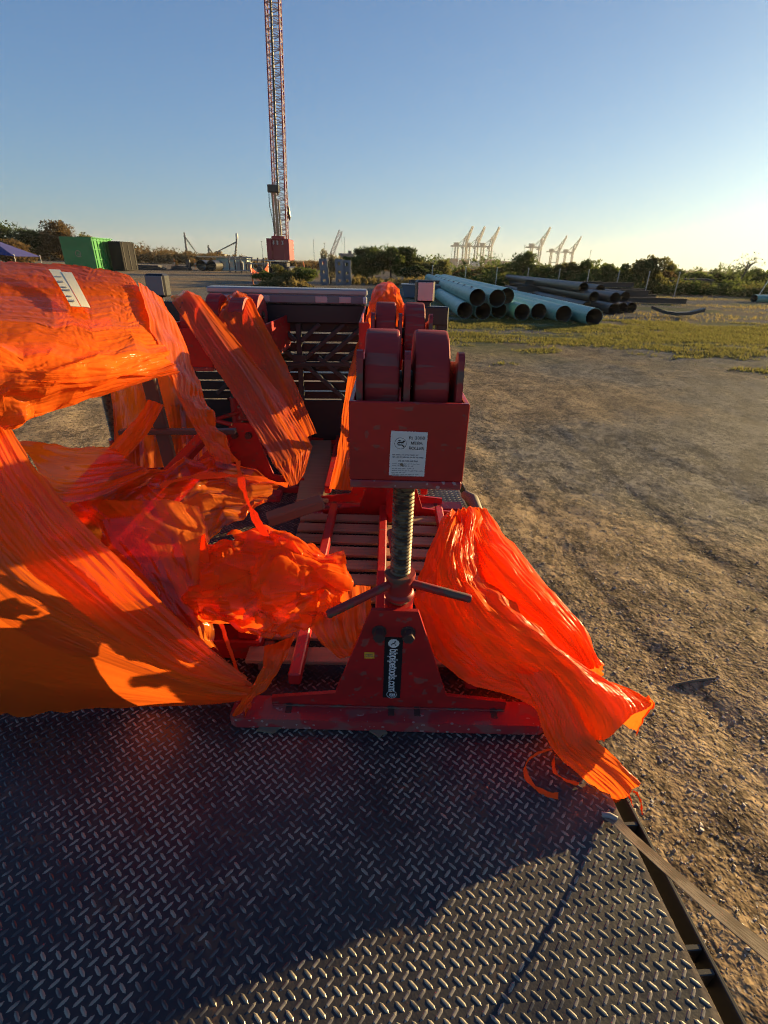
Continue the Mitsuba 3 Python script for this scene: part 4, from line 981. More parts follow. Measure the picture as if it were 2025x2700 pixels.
for x, y, z, l in ((11.4, 30.9, 0.30, 'dark bare pipe at the left of the bottom row behind the turquoise pipes'), (12.6, 30.0, 0.30, 'dark bare pipe second in the bottom row behind the turquoise pipes'), (13.5, 31.0, 0.30, 'dark bare pipe third in the bottom row behind the turquoise pipes'), (14.3, 31.6, 0.30, 'dark bare pipe at the right of the bottom row behind the turquoise pipes'),
                   (12.05, 31.8, 0.82, 'dark bare pipe lowest of the left pair on the dark pile'), (13.05, 31.2, 0.82, 'dark bare pipe in the middle of the second layer of the dark pile'), (14.35, 32.9, 0.82, 'dark bare pipe at the right of the second layer of the dark pile'),
                   (11.9, 33.4, 1.24, 'dark bare pipe lit grey on top of the dark pile, left one'), (13.4, 34.6, 1.10, 'dark bare pipe lit grey on top of the dark pile, right one')):
    pipe(dB, dBi, x, y, z, -1.0, l, BG)
# hand-painted letters on the top pipe
mk = []
for y in np.arange(26.0, 56, 2.6):
    for i in range(3):
        a = math.radians(112 - 14 * i)
        c = np.array([4.05 + 0.384 * math.cos(a), y + 0.5 * i, 1.0 + 0.384 * math.sin(a)])
        mk.append(box(c, (0.07, 0.22, 0.012), 0, roty(math.pi / 2 - a)))
        mk.append(box(c + [0, 0.09, 0], (0.13, 0.05, 0.012), 0, roty(math.pi / 2 - a)))
put('steel_pipe_007__lettering', cat(mk), 'ink')
BEAMS = 'long dark steel beams behind the pipes'
def h_beam(L, h=0.36, w=0.36, t=0.025):
    return cat(box((0, 0, h / 2 - t / 2), (L, w, t)), box((0, 0, -h / 2 + t / 2), (L, w, t)), box((0, 0, 0), (L, t, h - 2 * t)))
for x0, x1, y, z, l in ((9.0, 19.5, 43, 0.25, 'dark steel beam, lowest of the pile behind the pipes'), (10.2, 20.5, 43.2, 0.68, 'dark steel beam, second in the pile behind the pipes'), (10.6, 22.0, 45, 0.30, 'dark steel beam, lowest of the rear pile'),
                        (11.0, 21.0, 45, 0.75, 'dark steel beam, middle of the rear pile'), (11.2, 20.0, 45, 1.15, 'dark steel beam, topmost of the rear pile'), (1.4, 4.0, 41, 1.05, 'dark steel beam on top of the grey skip left of the pipes'),
                        (16.5, 22.5, 41, 0.25, 'dark steel beam at the right end of the pile behind the dark pipes')):
    k = thing('steel_beam', l, 'beam', BEAMS)
    put(k + '__section', move(h_beam(x1 - x0), ((x0 + x1) / 2, y, z), rotz(-0.06)), 'dark_steel')
mat('blue_grey_steel', (0.095, 0.115, 0.15), 0.5)
k = thing('steel_skip', 'long blue-grey steel skip left of the turquoise pipes', 'skip')
put(k + '__body', move(prism([(-1.5, 0), (1.5, 0), (1.7, 0.85), (-1.7, 0.85)], 1.6), (2.6, 41.2, 0.08), rotx(math.pi / 2)), 'blue_grey_steel')
put(k + '__rim', box((2.6, 40.4, 0.95), (3.5, 1.75, 0.06), 0.01), 'grey_metal')
for x in np.linspace(1.4, 3.8, 6):
    put(k + '__rib', box((x, 39.57, 0.5), (0.08, 0.06, 0.8)), 'blue_grey_steel')
for i, (x, y, yaw) in enumerate(((31.4, 46.5, -78), (32.0, 47.6, -78), (33.2, 45.6, -78))):
    pipe(dS, dSi, x, y, 0.30, yaw, 'short turquoise pipe of the far right group, %s one' % ('left', 'middle', 'right')[i], 'short turquoise pipes far right')
single('bent_plate', move((lambda b: (b[0] + np.stack([0 * b[0][:, 0], 0 * b[0][:, 0], 0.16 * b[0][:, 0] ** 2], 1), b[1]))(tri(trimesh.creation.box((2.6, 0.5, 0.16)).subdivide().subdivide())), (15.9, 29.5, 0.18), rotz(-0.25)), 'dark_steel',
       'dark bent steel plate lying on the grass right of the dark pipes', 'steel plate')
DB = 'dark stacked mats at the far right edge of the yard'
for i, (x, y, w, h, l) in enumerate(((31.0, 62, 2.6, 1.35, 'dark stack of mats, leftmost of the far row'), (34.6, 62, 3.2, 1.75, 'dark stack of mats, tallest of the far row'), (38.4, 62.5, 3.6, 1.15, 'dark stack of mats, third of the far row'), (42.4, 63, 3.4, 1.1, 'dark stack of mats, rightmost of the far row'))):
    k = thing('mat_stack', l, 'mat stack', DB)
    for j in range(int(h / 0.22)):
        put(k + '__timber_mat', box((x + 0.08 * ((j * 7) % 3 - 1), y, 0.12 + 0.22 * j), (w, 1.6, 0.19), 0.01), 'dark_steel')
k = thing('leaning_pole', 'thin pole leaning over the far dark mats', 'pole'); put(k + '__shaft', tube([(38.6, 61.5, 0.3), (40.0, 61.5, 3.2)], 0.04, 6), 'dark_steel')
FP = 'pale fence posts in front of the trees'
for i, x in enumerate((3.9, 7.0, 9.9, 12.8, 15.7, 18.4, 21.2, 24.0, 26.8)):
    k = thing('fence_post', 'pale slim fence post behind the pipes, number %s from left' % ('one two three four five six seven eight nine'.split()[i]), 'fence post', FP)
    labels[k]['label'] = 'pale slim fence post behind the pipes, %s from the left' % ('first second third fourth fifth sixth seventh eighth ninth'.split()[i])
    put(k + '__shaft', tube([(x, 51, 0), (x, 51, 2.15)], 0.045, 6), 'grey_metal')
    put(k + '__cap', lathe([(0, 2.15), (0.06, 2.15), (0.04, 2.2), (0, 2.22)], 8) if False else move(lathe([(0, 0), (0.06, 0), (0.04, 0.05), (0, 0.07)], 8), (x, 51, 2.15)), 'sticker_white')
k = thing('fence_post', 'pale leaning fence post at the right edge of the yard', 'fence post'); put(k + '__shaft', tube([(33.2, 49, 0), (33.9, 49, 2.1)], 0.04, 6), 'sticker_white')

# ------------------------------------------------------------------ trees and bushes
sd = 0
def many(specs, name, cat_, group, n, size, clumps=14, fill=0.5):
    global sd
    for x, y, h, w, leaf, l in specs:
        sd += 1
        tree(name, x, y, h, w, leaf, l, cat_, group, n, size, sd, clumps=clumps, fill=fill)
many(((-4.6, 70, 3.6, 3.6, 'leaf_green', 'dark green bushy tree, leftmost of the dense clump in the middle'), (-2.3, 72, 4.6, 4.6, 'leaf_dark', 'dense dark tree, second from left in the middle clump'), (0.1, 71, 4.75, 4.8, 'leaf_green', 'dense green tree, tallest in the middle clump'),
      (2.6, 72, 4.3, 4.4, 'leaf_dark', 'dense dark tree, second from right in the middle clump'), (4.8, 70, 3.2, 3.6, 'leaf_olive', 'olive green tree at the right end of the middle clump'), (3.6, 67.5, 2.4, 3.2, 'leaf_dark', 'low dark bush in front of the middle clump')),
     'tree', 'tree', 'dense trees in the middle', 4200, 0.17, 20, 0.35)
GR = 'trees along the right fence'
many(((9.2, 62, 2.0, 3.0, 'leaf_brown', 'low russet bush behind the left end of the pipes'), (11.6, 61, 2.5, 2.8, 'leaf_olive', 'olive bush between the middle clump and the feathery tree'), (14.0, 58, 3.7, 3.4, 'leaf_green', 'feathery green tree standing in front of the fourth port crane'),
      (16.4, 59, 2.9, 2.8, 'leaf_dark', 'dark tree just right of the feathery green tree'), (18.6, 58, 3.1, 2.8, 'leaf_olive', 'olive tree below the two rightmost port cranes'), (20.9, 59, 3.4, 2.4, 'leaf_green', 'slim green tree right of the port cranes'),
      (23.4, 58, 3.2, 2.6, 'leaf_green', 'green tree with an open crown above the dark beams'), (25.2, 59, 2.8, 2.4, 'leaf_dark', 'small dark tree left of the tall pair on the right'), (26.6, 58, 3.65, 2.8, 'leaf_olive', 'tall yellow-green tree, left of the right-hand pair'),
      (28.4, 58.5, 3.5, 2.8, 'leaf_olive', 'tall yellow-green tree, right of the right-hand pair'), (30.6, 63, 2.8, 3.2, 'leaf_brown', 'brownish bush behind the far dark mats, left'), (33.6, 66, 2.6, 3.6, 'leaf_dark', 'dark bush behind the tallest far mats'),
      (37.0, 68, 2.7, 3.6, 'leaf_green', 'green bush behind the far dark mats, right of the tallest stack'), (40.8, 68, 2.6, 3.4, 'leaf_dark', 'dark bush below the thin airy tree'), (44.6, 67, 3.0, 3.6, 'leaf_green', 'green bush at the right edge of the picture'), (48.5, 68, 3.2, 4.0, 'leaf_green', 'green bush beyond the right edge bush')),
     'tree', 'tree', GR, 2300, 0.15, 16, 0.4)
many(((40.9, 64, 4.7, 3.6, 'leaf_dark', 'thin airy tree with sparse leaves rising over the right treeline'),), 'tree', 'tree', None, 330, 0.13, 26, 0.5)
many(((-6.9, 63, 4.4, 2.0, 'leaf_pale', 'pale fluffy tree behind the stacked grey reels'),), 'tree', 'tree', None, 1500, 0.14, 12, 0.4)
many(((-10.4, 53, 2.1, 2.6, 'leaf_olive', 'yellow-green bush left of the stacked grey reels, tallest part of its mound'), (-8.6, 53.5, 1.9, 2.6, 'leaf_green', 'green bush directly left of the stacked grey reels'), (-12.0, 53, 1.5, 2.0, 'leaf_green', 'low green bush right of the orange barrier')),
     'bush', 'bush', 'bushes on the mound left of the reels', 1700, 0.12, 14, 0.4)
GL = 'big trees at the far left'
many(((-83, 108, 6.8, 12, 'leaf_dark', 'dark tree at the left edge, behind the blue canopy'), (-73.5, 112, 8.9, 9, 'leaf_dark', 'tall dark tree, second from the left edge'), (-66, 112, 8.6, 8.5, 'leaf_brown', 'tall brown-leaved tree behind the green container'), (-60.5, 111, 6.2, 6, 'leaf_olive', 'olive tree just above the right half of the green container'),
      (-70, 100, 5.0, 9, 'leaf_brown', 'brown-leaved low tree left of the green container'), (-80, 96, 4.2, 8, 'leaf_olive', 'olive low tree behind the blue canopy')),
     'tree', 'tree', GL, 4200, 0.28, 22, 0.35)
rg = np.random.default_rng(77)
def wood(x0, x1, y0, y1, n, hmax, leaf, seed, per=160, wide=1.0, taper=False):
    r = np.random.default_rng(seed)
    m = n // per
    bx, by = r.uniform(x0, x1, m), r.uniform(y0, y1, m)
    h = hmax * (0.30 + 0.70 * meshkit.fbm(np.stack([bx * 0.11, by * 0.05 + seed, 0 * bx], -1), 3, seed) / 0.6) * r.uniform(0.55, 1.1, m)
    if taper:
        u = (bx - x0) / (x1 - x0); h = h * np.clip(np.minimum(u, 1 - u) * 4, 0.15, 1)
    w = h * r.uniform(0.35, 0.75, m) * wide
    k = r.integers(0, m, n)
    d = r.standard_normal((n, 3)); d /= np.linalg.norm(d, axis=1, keepdims=True); d *= r.uniform(0.4, 1, (n, 1))
    lump = 0.75 + 0.5 * meshkit.noise(d * 2.2 + k[:, None] * 7.3, seed)
    z = h[k] * (0.5 + 0.5 * d[:, 2] * lump)
    return leaf_cards(np.stack([bx[k] + d[:, 0] * w[k] * lump, by[k] + d[:, 1] * w[k] * lump, np.maximum(z, 0.06)], -1), leaf, r)
single('wood', wood(-145, -52, 195, 215, 30000, 5.2, 0.40, 1), 'leaf_brown', 'far brown-green wood on the left horizon', 'wood', kind='stuff')
single('wood', wood(-60, 12, 150, 175, 16000, 2.7, 0.30, 2), 'leaf_brown', 'low far wood behind the red crane', 'wood', kind='stuff')
single('wood', wood(6, 150, 84, 112, 40000, 3.5, 0.24, 3), 'leaf_green', 'hazy far wood on the right horizon', 'wood', kind='stuff')
single('scrub', wood(-5, 9, 60, 64, 9000, 1.3, 0.10, 4, 60, 0.6), 'straw_blade', 'dry yellow reeds below the dense trees', 'scrub', kind='stuff')
single('scrub', wood(8, 52, 55.5, 62, 26000, 2.0, 0.12, 6, 130, 1.1), 'leaf_green', 'low scrub under the trees along the right fence', 'scrub', kind='stuff')
single('scrub', wood(14, 52, 55.5, 60, 9000, 1.9, 0.12, 8, 110, 1.0), 'leaf_olive', 'yellowing scrub among the green scrub on the right', 'scrub', kind='stuff')
single('scrub', wood(-13.0, -7.4, 50.5, 53, 7000, 1.1, 0.09, 5, 70, 0.8, True), 'straw_blade', 'dry yellow grass on the mound left of the reels', 'scrub', kind='stuff')

# ------------------------------------------------------------------ red lattice crane
def lattice(p, q, w, d, bays, rc, rl, x=(1, 0, 0)):
    p, q = np.asarray(p, float), np.asarray(q, float)
    z = (q - p) / np.linalg.norm(q - p); x = np.asarray(x, float); x = x - z * (x @ z); x /= np.linalg.norm(x); y = np.cross(z, x)
    cr = lambda t, i: p + (q - p) * t + x * w / 2 * (1, -1, -1, 1)[i] + y * d / 2 * (1, 1, -1, -1)[i]
    ch = [tube([cr(0, i), cr(1, i)], rc, 6) for i in range(4)]
    la = []
    for b in range(bays):
        for i in range(4):
            j = (i + 1) % 4
            a, e = (cr(b / bays, i), cr((b + 1) / bays, j)) if b % 2 else (cr(b / bays, j), cr((b + 1) / bays, i))
            la.append(tube([a, e], rl, 4, False)); la.append(tube([cr(b / bays, i), cr(b / bays, j)], rl, 4, False))
    return ch, cat(la)
mat('crane_red', (0.27, 0.028, 0.035), 0.45)
mat('crane_pale', (0.42, 0.36, 0.36), 0.5)
mat('hammer_tan', (0.34, 0.24, 0.15), 0.6)
kc = thing('crawler_crane', 'tall red lattice boom crane with a piling hammer in front of its mast', 'crane'); K = kc + '__'
b0, b1 = np.array([-17.15, 88, 5.2]), np.array([-16.0, 88, 46.0])
ch, la = lattice(b0, b1, 1.80, 1.7, 62, 0.10, 0.045)
for c in ch: put(K + 'boom__chord', c, 'crane_red')
put(K + 'boom__lacing', la, 'crane_pale')
put(K + 'leader', tube([(-17.1, 87.0, 11.0), (-16.05, 87.0, 46)], 0.16, 8), 'dark_steel')
put(K + 'hammer_block', box((-17.6, 86.6, 11.7), (1.65, 1.2, 0.95), 0.05), 'black_steel')
for x, z0, z1, r in ((-17.9, 5.8, 11.3, 0.13), (-17.45, 5.6, 11.2, 0.2), (-17.0, 5.6, 10.2, 0.14)):
    put(K + 'hammer_tube', tube([(x + 0.12, 86.5, z0), (x, 86.5, z1)], r, 10), 'hammer_tan', 40)
put(K + 'hose', tube([(-18.3, 86.4, 11.3), (-18.35, 86.4, 9.5), (-18.0, 86.4, 7.6), (-17.9, 86.4, 6.0)], 0.06, 6), 'black_steel')
put(K + 'house', cat(box((-17.6, 89.5, 3.75), (3.3, 4.5, 2.95), 0.08), box((-17.5, 87.1, 5.35), (2.0, 0.6, 0.5), 0.05)), 'crane_red')
put(K + 'counterweight', box((-18.95, 87.4, 3.8), (0.75, 1.2, 2.9), 0.05), 'crane_red'); put(K + 'counterweight', box((-16.25, 87.4, 3.75), (0.85, 1.2, 3.0), 0.05), 'crane_red')
put(K + 'walkway', box((-17.8, 86.9, 2.15), (3.6, 0.8, 0.12)), 'grey_metal')
for x in (-18.6, -18.0, -17.2, -16.8):
    put(K + 'panel_plate', box((x + 0.35, 87.0, 4.7), (0.22, 0.05, 0.55)), 'crane_pale')
for x in (-19.2, -16.0):
    put(K + 'track', box((x, 88, 0.75), (0.9, 6.5, 1.3), 0.25), 'black_steel')
put(K + 'carbody', box((-17.6, 88, 1.3), (2.6, 2.6, 1.4), 0.1), 'black_steel')
put(K + 'hoist_rope', tube([(-15.9, 87.5, 40.0), (-15.72, 87.5, 9.6)], 0.022, 5), 'dark_steel')
put(K + 'hook_block', tube([(-15.72, 87.5, 9.7), (-15.70, 87.5, 9.0), (-15.66, 87.5, 8.2), (-15.62, 87.5, 7.7)], [0.06, 0.20, 0.22, 0.05], 8), 'black_steel')

# ------------------------------------------------------------------ left yard
def steel_green(p, n, uv):
    return mix((0.024, 0.20, 0.045), (0.03, 0.24, 0.06), fbm(p.x, p.y, p.z, 2))
mat('green_steel', proc(steel_green), 0.35)
kg = thing('steel_container', 'tall green steel container with a round pale emblem on its end wall', 'container'); K = kg + '__'
put(K + 'end_wall', box((-49.1, 87.1, 2.35), (5.0, 0.3, 4.6), 0.04), 'green_steel')
for i in range(6):
    put(K + 'top_rib', box((-49.1, 86.92, 3.45 + 0.22 * i), (4.8, 0.10, 0.09)), 'green_steel')
put(K + 'sill', box((-49.1, 86.93, 3.22), (5.0, 0.12, 0.14)), 'green_steel')
put(K + 'side_wall', box((-46.9, 90.3, 2.35), (0.2, 6.0, 4.6), 0.03), 'green_steel')
for i in range(6):
    put(K + 'side_post', box((-46.74, 87.8 + 1.05 * i, 2.35), (0.16, 0.22, 4.5), 0.02), 'green_steel')
for z in (0.3, 1.7, 3.1, 4.4):
    put(K + 'side_rail', box((-46.72, 90.3, z), (0.12, 5.9, 0.16), 0.02), 'green_steel')
put(K + 'roof', box((-49.1, 90.3, 4.72), (5.05, 6.6, 0.12), 0.02), 'green_steel')
put(K + 'emblem', cat(move(lathe([(0.36, 0), (0.46, 0), (0.46, 0.02), (0.36, 0.02)], 24), (-49.15, 86.94, 2.45), FACE), box((-49.1, 86.93, 2.38), (0.34, 0.02, 0.10)), box((-48.98, 86.93, 2.12), (0.42, 0.02, 0.10))), 'hammer_tan')
kg = thing('steel_container', 'black steel container just right of the green one', 'container'); K = kg + '__'
put(K + 'body', box((-45.2, 93.5, 2.25), (2.0, 5.0, 4.3), 0.05), 'matte_black')
for i in range(3):
    put(K + 'side_post', box((-44.14, 91.6 + 1.9 * i, 2.25), (0.08, 0.12, 4.2), 0.02), 'dark_steel')
mat('blue_tarp', (0.045, 0.042, 0.16), 0.55)
kt = thing('canopy_tent', 'dark blue canopy roof at the far left edge', 'tent')
put(kt + '__roof', (np.array([[-45.5, 58, 2.5], [-39.6, 58, 2.0], [-39.6, 62.5, 2.0], [-45.5, 62.5, 2.5], [-43.4, 60.2, 3.75]]), np.array([[0, 1, 4], [1, 2, 4], [2, 3, 4], [3, 0, 4]])), 'blue_tarp')
for x, y in ((-45.4, 58.1), (-39.7, 58.1), (-39.7, 62.4), (-45.4, 62.4)):
    put(kt + '__pole', tube([(x, y, 0), (x, y, 2.2)], 0.04, 6), 'grey_metal')
mat('cone_orange', (0.85, 0.13, 0.02), 0.5)
CG = 'orange marker posts across the left yard'
def marker(x, y, h, label, lean=0.0, group=CG):
    k = thing('marker_post', label, 'marker post', group)
    put(k + '__tube', tube([(x, y, 0.05), (x + lean * h, y, h)], [0.07, 0.05], 8), 'cone_orange')
    put(k + '__band', tube([(x + lean * h * 0.55, y - 0.003, h * 0.5), (x + lean * h * 0.7, y - 0.003, h * 0.68)], [0.066, 0.062], 8), 'sticker_white')
    put(k + '__foot', box((x, y, 0.04), (0.4, 0.4, 0.06), 0.01), 'black_steel')
for x, y, h, l in ((-44.0, 112, 2.0, 'orange marker post with white band, first right of the black container'), (-39.8, 112, 2.0, 'orange marker post with white band, second right of the black container'), (-50.0, 66, 1.6, 'orange marker post at the far left beside the blue canopy')):
    marker(x, y, h, l)
B2 = 'orange barrier posts with netting'
marker(-13.4, 53.2, 1.75, 'tilted orange and white barrier post nearest the trailer', -0.12, B2)
marker(-15.6, 70, 1.9, 'orange and white barrier post behind the tilted one', 0.0, B2)
marker(-12.6, 80, 2.2, 'orange and white barrier post in front of the red crane, left one', 0.0, B2)
marker(-9.9, 80, 2.4, 'orange and white barrier post right of the red crane', 0.0, B2)
ns = 24
xs = np.linspace(0, 1, ns)
top = np.stack([-13.6 - 2.0 * xs, 53.2 + 16.8 * xs, 1.65 - 0.75 * np.sin(np.pi * xs) + 0.15 * meshkit.noise(np.stack([xs * 9, 0 * xs, 0 * xs], -1))], -1)
net = []
for h in np.linspace(0, 0.7, 5):
    net.append(tube(top - [0, 0, h], 0.035, 5))
for i in range(0, ns, 1):
    net.append(tube([top[i], top[i] - [0, 0, 0.7]], 0.03, 4))
k = thing('barrier_net', 'sagging orange safety netting strung between the barrier posts', 'safety netting'); put(k + '__mesh', cat(net), 'cone_orange')
# pipes, roof, frames in front of the wood
for x, l in ((-37.2, 'wide black pipe end under the beige roof, left one'), (-35.2, 'wide black pipe end under the beige roof, right one')):
    k = thing('black_pipe', l, 'pipe', 'wide black pipes by the beige roof')
    m = pipe_mesh(0.95, 5.0, 0.06, 28)
    put(k + '__barrel', move(m[0], (x, 108, 0.98)), 'black_steel', 40); put(k + '__bore', move(m[1], (x, 108, 0.98)), 'black_steel', 40)
mat('cream_wall', (0.60, 0.50, 0.34), 0.6)
mat('teal_wall', (0.35, 0.48, 0.46), 0.6)
k = thing('site_hut', 'low cream and pale teal site hut with a flat roof', 'hut'); K = k + '__'
put(K + 'wall', box((-33.3, 117, 1.2), (6.4, 3.0, 2.4), 0.03), 'teal_wall'); put(K + 'roof', box((-35.0, 116.6, 2.55), (10.4, 4.2, 0.22), 0.03), 'cream_wall')
for x in (-35.0, -33.4, -31.8): put(K + 'window', box((x, 115.47, 1.2), (0.8, 0.06, 1.1), 0.01), 'cream_wall')
mat('galvanised', (0.28, 0.27, 0.26), 0.45, metallic=0.3)
k = thing('frame_rack', 'rusty grey steel frame rack in front of the red crane', 'frame rack'); K = k + '__'
for x in np.linspace(-30.2, -21.5, 9): put(K + 'post', box((x, 103, 1.3), (0.22, 0.3, 2.6), 0.02), 'dark_steel')
for z, x0, x1 in ((2.55, -30.4, -25.6), (2.2, -30.4, -21.4), (1.55, -27.0, -21.4), (0.35, -30.4, -21.4)): put(K + 'rail', box(((x0 + x1) / 2, 102.8, z), (x1 - x0, 0.3, 0.2), 0.02), 'galvanised')
for x in (-28.4, -26.8, -23.6): put(K + 'crate', box((x, 103.8, 1.1), (1.1, 0.9, 1.5), 0.05), 'galvanised')
for x, z in ((-24.4, 0.6), (-22.6, 0.6)): put(K + 'wheel', move(lathe([(0, -0.2), (0.55, -0.2), (0.6, 0), (0.55, 0.2), (0, 0.2)], 20), (x, 102.4, z), FACE), 'black_steel', 40)
for x, y, w, h, l in ((-45.5, 104, 5.5, 0.9, 'dark timber mat pile left of the black pipes, left one'), (-40.6, 106, 4.0, 0.8, 'dark timber mat pile left of the black pipes, right one')):
    k = thing('mat_stack', l, 'mat stack', 'dark mat piles in the left yard')
    for j in range(4): put(k + '__timber_mat', box((x + 0.2 * ((j * 5) % 3 - 1), y, 0.11 + 0.21 * j), (w - 0.5 * j, 1.8, 0.18), 0.01), 'dark_steel')
k = thing('bollard', 'stubby dark steel bollard left of the black pipes', 'bollard'); put(k + '__shaft', tube([(-39.9, 108.5, 0), (-39.9, 108.5, 1.9)], 0.42, 14), 'dark_steel', 40)

# stacked grey reels with square holes
def reel(w, d):
    outer = sg.box(-0.36, -0.36, 0.36, 0.36).buffer(0.14, 3)
    flange = outer.difference(sg.box(-0.17, -0.17, 0.17, 0.17))
    a = prism(flange, 0.12); b = move(prism(flange, 0.12), (0, 0, d - 0.12)); core = move(prism(sg.Point(0, 0).buffer(0.36, 10).difference(sg.box(-0.17, -0.17, 0.17, 0.17)), d - 0.24), (0, 0, 0.12))
    return [(m[0] * [w, w, 1], m[1]) for m in (a, b, core)]
mat('grey_reel', (0.13, 0.15, 0.18), 0.5)
RG = 'grey reels with square holes stacked by the bush'
for i, (x, z) in enumerate(((-7.25, 2.12), (-7.2, 1.28), (-7.15, 0.43), (-5.55, 2.12), (-5.5, 1.28), (-5.5, 0.43), (-4.75, 2.05), (-4.72, 1.2), (-4.7, 0.42))):
    k = thing('reel', 'grey reel with a square hole, %s of the %s stack' % (('top', 'middle', 'bottom')[i % 3], ('left', 'middle', 'right')[i // 3]), 'reel', RG)
    y = 60.0 if i < 6 else 60.5
    fl = reel(0.86, 0.8)
    for m in fl[:2]: put(k + '__flange', move(m, (x, y, z), FACE), 'grey_reel')
    put(k + '__core', move(fl[2], (x, y, z), FACE), 'dark_steel')

# ------------------------------------------------------------------ harbour on the horizon
mat('far_grey', (0.13, 0.13, 0.13), 0.7)
mat('far_pale', (0.22, 0.22, 0.22), 0.8)
mat('far_dark', (0.12, 0.12, 0.12), 0.7)
def sts_parts():
    P = {}
    legs = [bar((x, y, 0), (x, y, 44), 3.0, 3.0) for x in (-11, 11) for y in (-9, 9)]
    P['leg'] = legs
    P['portal_beam'] = [bar((x, -9, z), (x, 9, z), 2.0, 2.4) for x in (-11, 11) for z in (14, 44)] + [bar((-11, y, 15), (11, y, 15), 1.6, 2.0) for y in (-9, 9)]
    P['girder'] = [bar((-26, y, 45), (13, y, 45), 2.2, 3.2) for y in (-4, 4)]
    P['machinery_house'] = [box((-12, 0, 50), (13, 8, 6.5))]
    P['tower'] = [bar((9, y, 44), (12.5, y * 0.3, 66), 2.2) for y in (-9, 9)] + [bar((13, -3, 66), (13, 3, 66), 2.0)] + [bar((-9, y, 44), (11.5, y * 0.3, 64), 1.0) for y in (-9, 9)]
    P['boom'] = [bar((13, y, 46), (28, y, 88), 2.2, 3.0) for y in (-4, 4)]
    P['boom_strut'] = [bar((13 + 15 * t, -4, 46 + 42 * t), (13 + 15 * t, 4, 46 + 42 * t), 2.0, 3.0) for t in np.linspace(0.1, 1.0, 7)]
    P['tie_bar'] = [bar((12.5, y, 66), (13 + 15 * t, y, 46 + 42 * t), 0.9) for t in (0.55, 0.95) for y in (-3, 3)]
    P['cab'] = [box((4, 0, 41), (5, 5, 3.4))]
    return P
STS = {k: [mikit.ply(m, 'far_pale') for m in v] for k, v in sts_parts().items()}
for i, (x, y, s, l) in enumerate(((174, 1400, 0.96, 'pale quay crane with raised boom, first of the left group of three'), (205, 1410, 0.965, 'pale quay crane with raised boom, second of the left group of three'), (239, 1400, 0.96, 'pale quay crane with raised boom, third of the left group of three'),
                                  (362, 1400, 0.99, 'pale quay crane with raised boom, tallest of the right group of three'), (417, 1420, 0.81, 'pale quay crane with raised boom, middle of the right group'), (453, 1420, 0.80, 'pale quay crane with raised boom, rightmost of all'))):
    k = thing('quay_crane', l, 'harbour crane', 'pale quay cranes on the horizon')
    M = T().translate([x, y, 0]).scale([s, s, s]).rotate([0, 0, 1], -30)
    for nm, ds in STS.items():
        for d in ds: put(f'{k}__{nm}', d, None, M=M)
rg = np.random.default_rng(41)
def stack_of_boxes(x0, x1, y, n, h):
    out = []
    for _ in range(n):
        out.append(box((rg.uniform(x0, x1), y + rg.uniform(0, 30), rg.integers(1, h) * 2.6 - 1.3), (12, 5, 2.6)))
    return out
mat('box_red', (0.23, 0.12, 0.10), 0.7); mat('box_grey', (0.32, 0.33, 0.34), 0.7)
for i, (x, w, h, mt) in enumerate(((95, 26, 11, 'box_grey'), (128, 24, 14, 'box_red'), (152, 22, 12, 'box_red'), (178, 26, 13, 'box_grey'), (207, 26, 15, 'box_red'), (236, 26, 12, 'box_red'), (262, 22, 11, 'box_grey'))):
    k = thing('container_stack', 'far stack of %s shipping containers below the quay cranes, %s from the left' % (('grey', 'reddish')[mt == 'box_red'], 'first second third fourth fifth sixth seventh'.split()[i]), 'container stack', 'container stacks at the port')
    for j in range(int(h // 2.6)):
        for q in range(2):
            put(k + '__container', box((x + (q - 0.5) * w / 2, 1150, 1.3 + 2.6 * j), (w / 2 - 0.5, 6, 2.5)), mt)
def derrick(x, y, mast, jib, label, bend=0.0):
    k = thing('harbour_crane', label, 'harbour crane')
    put(k + '__mast', tube([(x, y, 0), (x + bend, y, mast)], [0.9, 0.55], 6), 'far_grey')
    put(k + '__jib', tube([(x + bend * 0.9, y, mast * 0.86), (x + jib[0], y, jib[1])], [0.5, 0.35], 6), 'far_grey')
    put(k + '__base', box((x, y, 1.5), (5, 5, 3)), 'far_dark')
    return k
derrick(-147, 400, 18, (8, 3.5), 'leftmost thin far derrick with a tall mast and a falling jib')
derrick(-131, 400, 10.5, (4.5, 2.5), 'short far derrick right of the leftmost one')
k = derrick(-113, 400, 15.0, (-15, 5.0), 'far white-topped crane left of the red crane', 3.0)
put(k + '__white_head', box((-109.8, 400, 16.6), (1.6, 1.6, 3.4), 0.2), 'sticker_white')
ch, la = lattice((-14.6, 130, 2.0), (-11.6, 130, 8.6), 0.75, 0.75, 9, 0.07, 0.04)
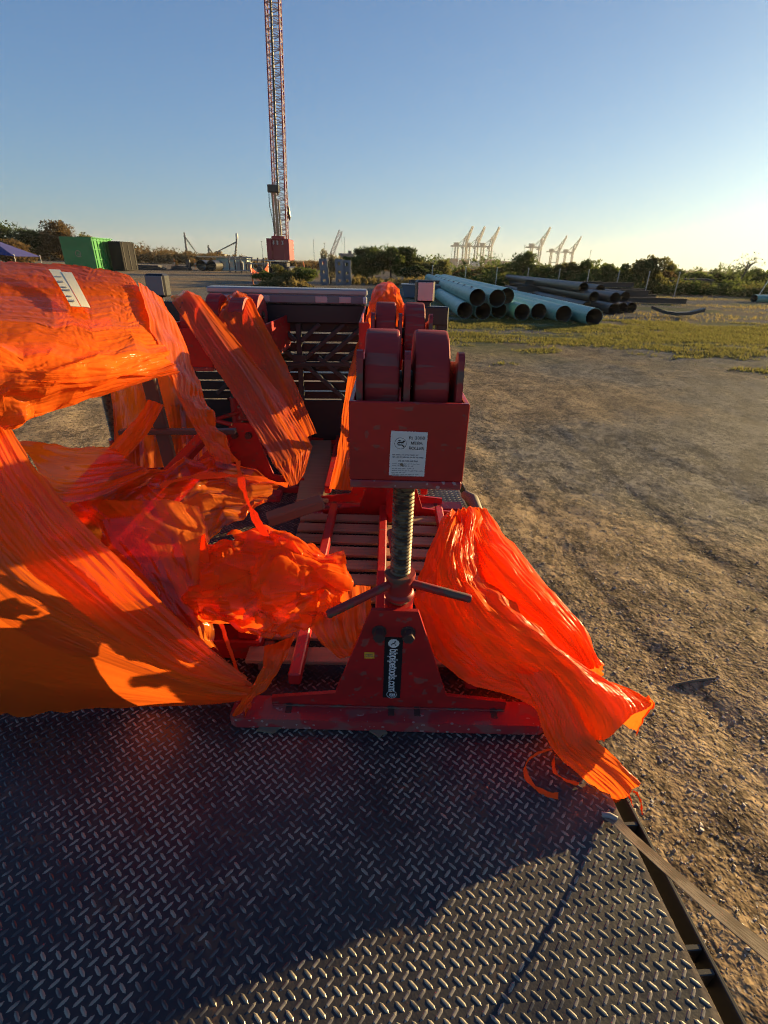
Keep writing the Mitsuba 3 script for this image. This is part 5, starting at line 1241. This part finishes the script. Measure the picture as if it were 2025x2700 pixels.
k = thing('mobile_crane', 'small far lattice jib pointing up right behind the pale fluffy tree', 'crane')
for c in ch: put(k + '__chord', c, 'crane_pale')
put(k + '__lacing', la, 'crane_pale'); put(k + '__cab', box((-15.2, 130, 1.3), (2.6, 2.4, 2.2), 0.2), 'crane_red'); put(k + '__hoist_rope', tube([(-11.6, 130, 8.6), (-11.3, 130, 5.8)], 0.03, 4), 'dark_steel')
for i, (x, h) in enumerate(((-97, 14), (-88, 11), (-79, 13), (-58, 16), (-50, 14), (-42, 15), (-35, 18), (-20, 13), (14, 12), (46, 14), (100, 16), (150, 14))):
    k = thing('light_mast', 'thin far light mast on the horizon, %s from the left' % 'first second third fourth fifth sixth seventh eighth ninth tenth eleventh twelfth'.split()[i], 'mast', 'thin masts on the horizon')
    put(k + '__pole', tube([(x, 420, 0), (x, 420, h)], 0.14, 5), 'far_grey'); put(k + '__lamp_head', box((x, 420, h), (1.2, 0.5, 0.3)), 'far_grey')
for i, (x, y, w, h) in enumerate(((-26, 330, 9, 6.5), (-19, 332, 7, 5.0), (-105, 330, 14, 4.5))):
    k = thing('harbour_building', 'far dark harbour building, %s' % ('blocky one right of the red crane', 'smaller one right of the red crane', 'low one below the white-topped crane')[i], 'building')
    put(k + '__hall', box((x, y, h / 2), (w, 8, h)), 'far_dark'); put(k + '__tower', box((x + w * 0.2, y, h), (w * 0.22, 3, 3)), 'far_dark')

# ------------------------------------------------------------------ evening haze over the yard
scene['haze_air'] = {'type': 'homogeneous', 'albedo': rgb(0.94, 0.95, 0.96), 'sigma_t': 0.00010, 'phase': {'type': 'hg', 'g': 0.3}}
scene['haze_skin'] = {'type': 'null'}
scene['haze'] = {'type': 'cube', 'to_world': T().translate([0, 0, 47.0]).scale([3300, 3300, 50.0]), 'bsdf': {'type': 'ref', 'id': 'haze_skin'}, 'interior': {'type': 'ref', 'id': 'haze_air'}}
scene['camera']['medium'] = {'type': 'ref', 'id': 'haze_air'}
labels['haze'] = {'label': 'thin golden evening haze over the yard and the harbour', 'category': 'haze', 'kind': 'stuff'}
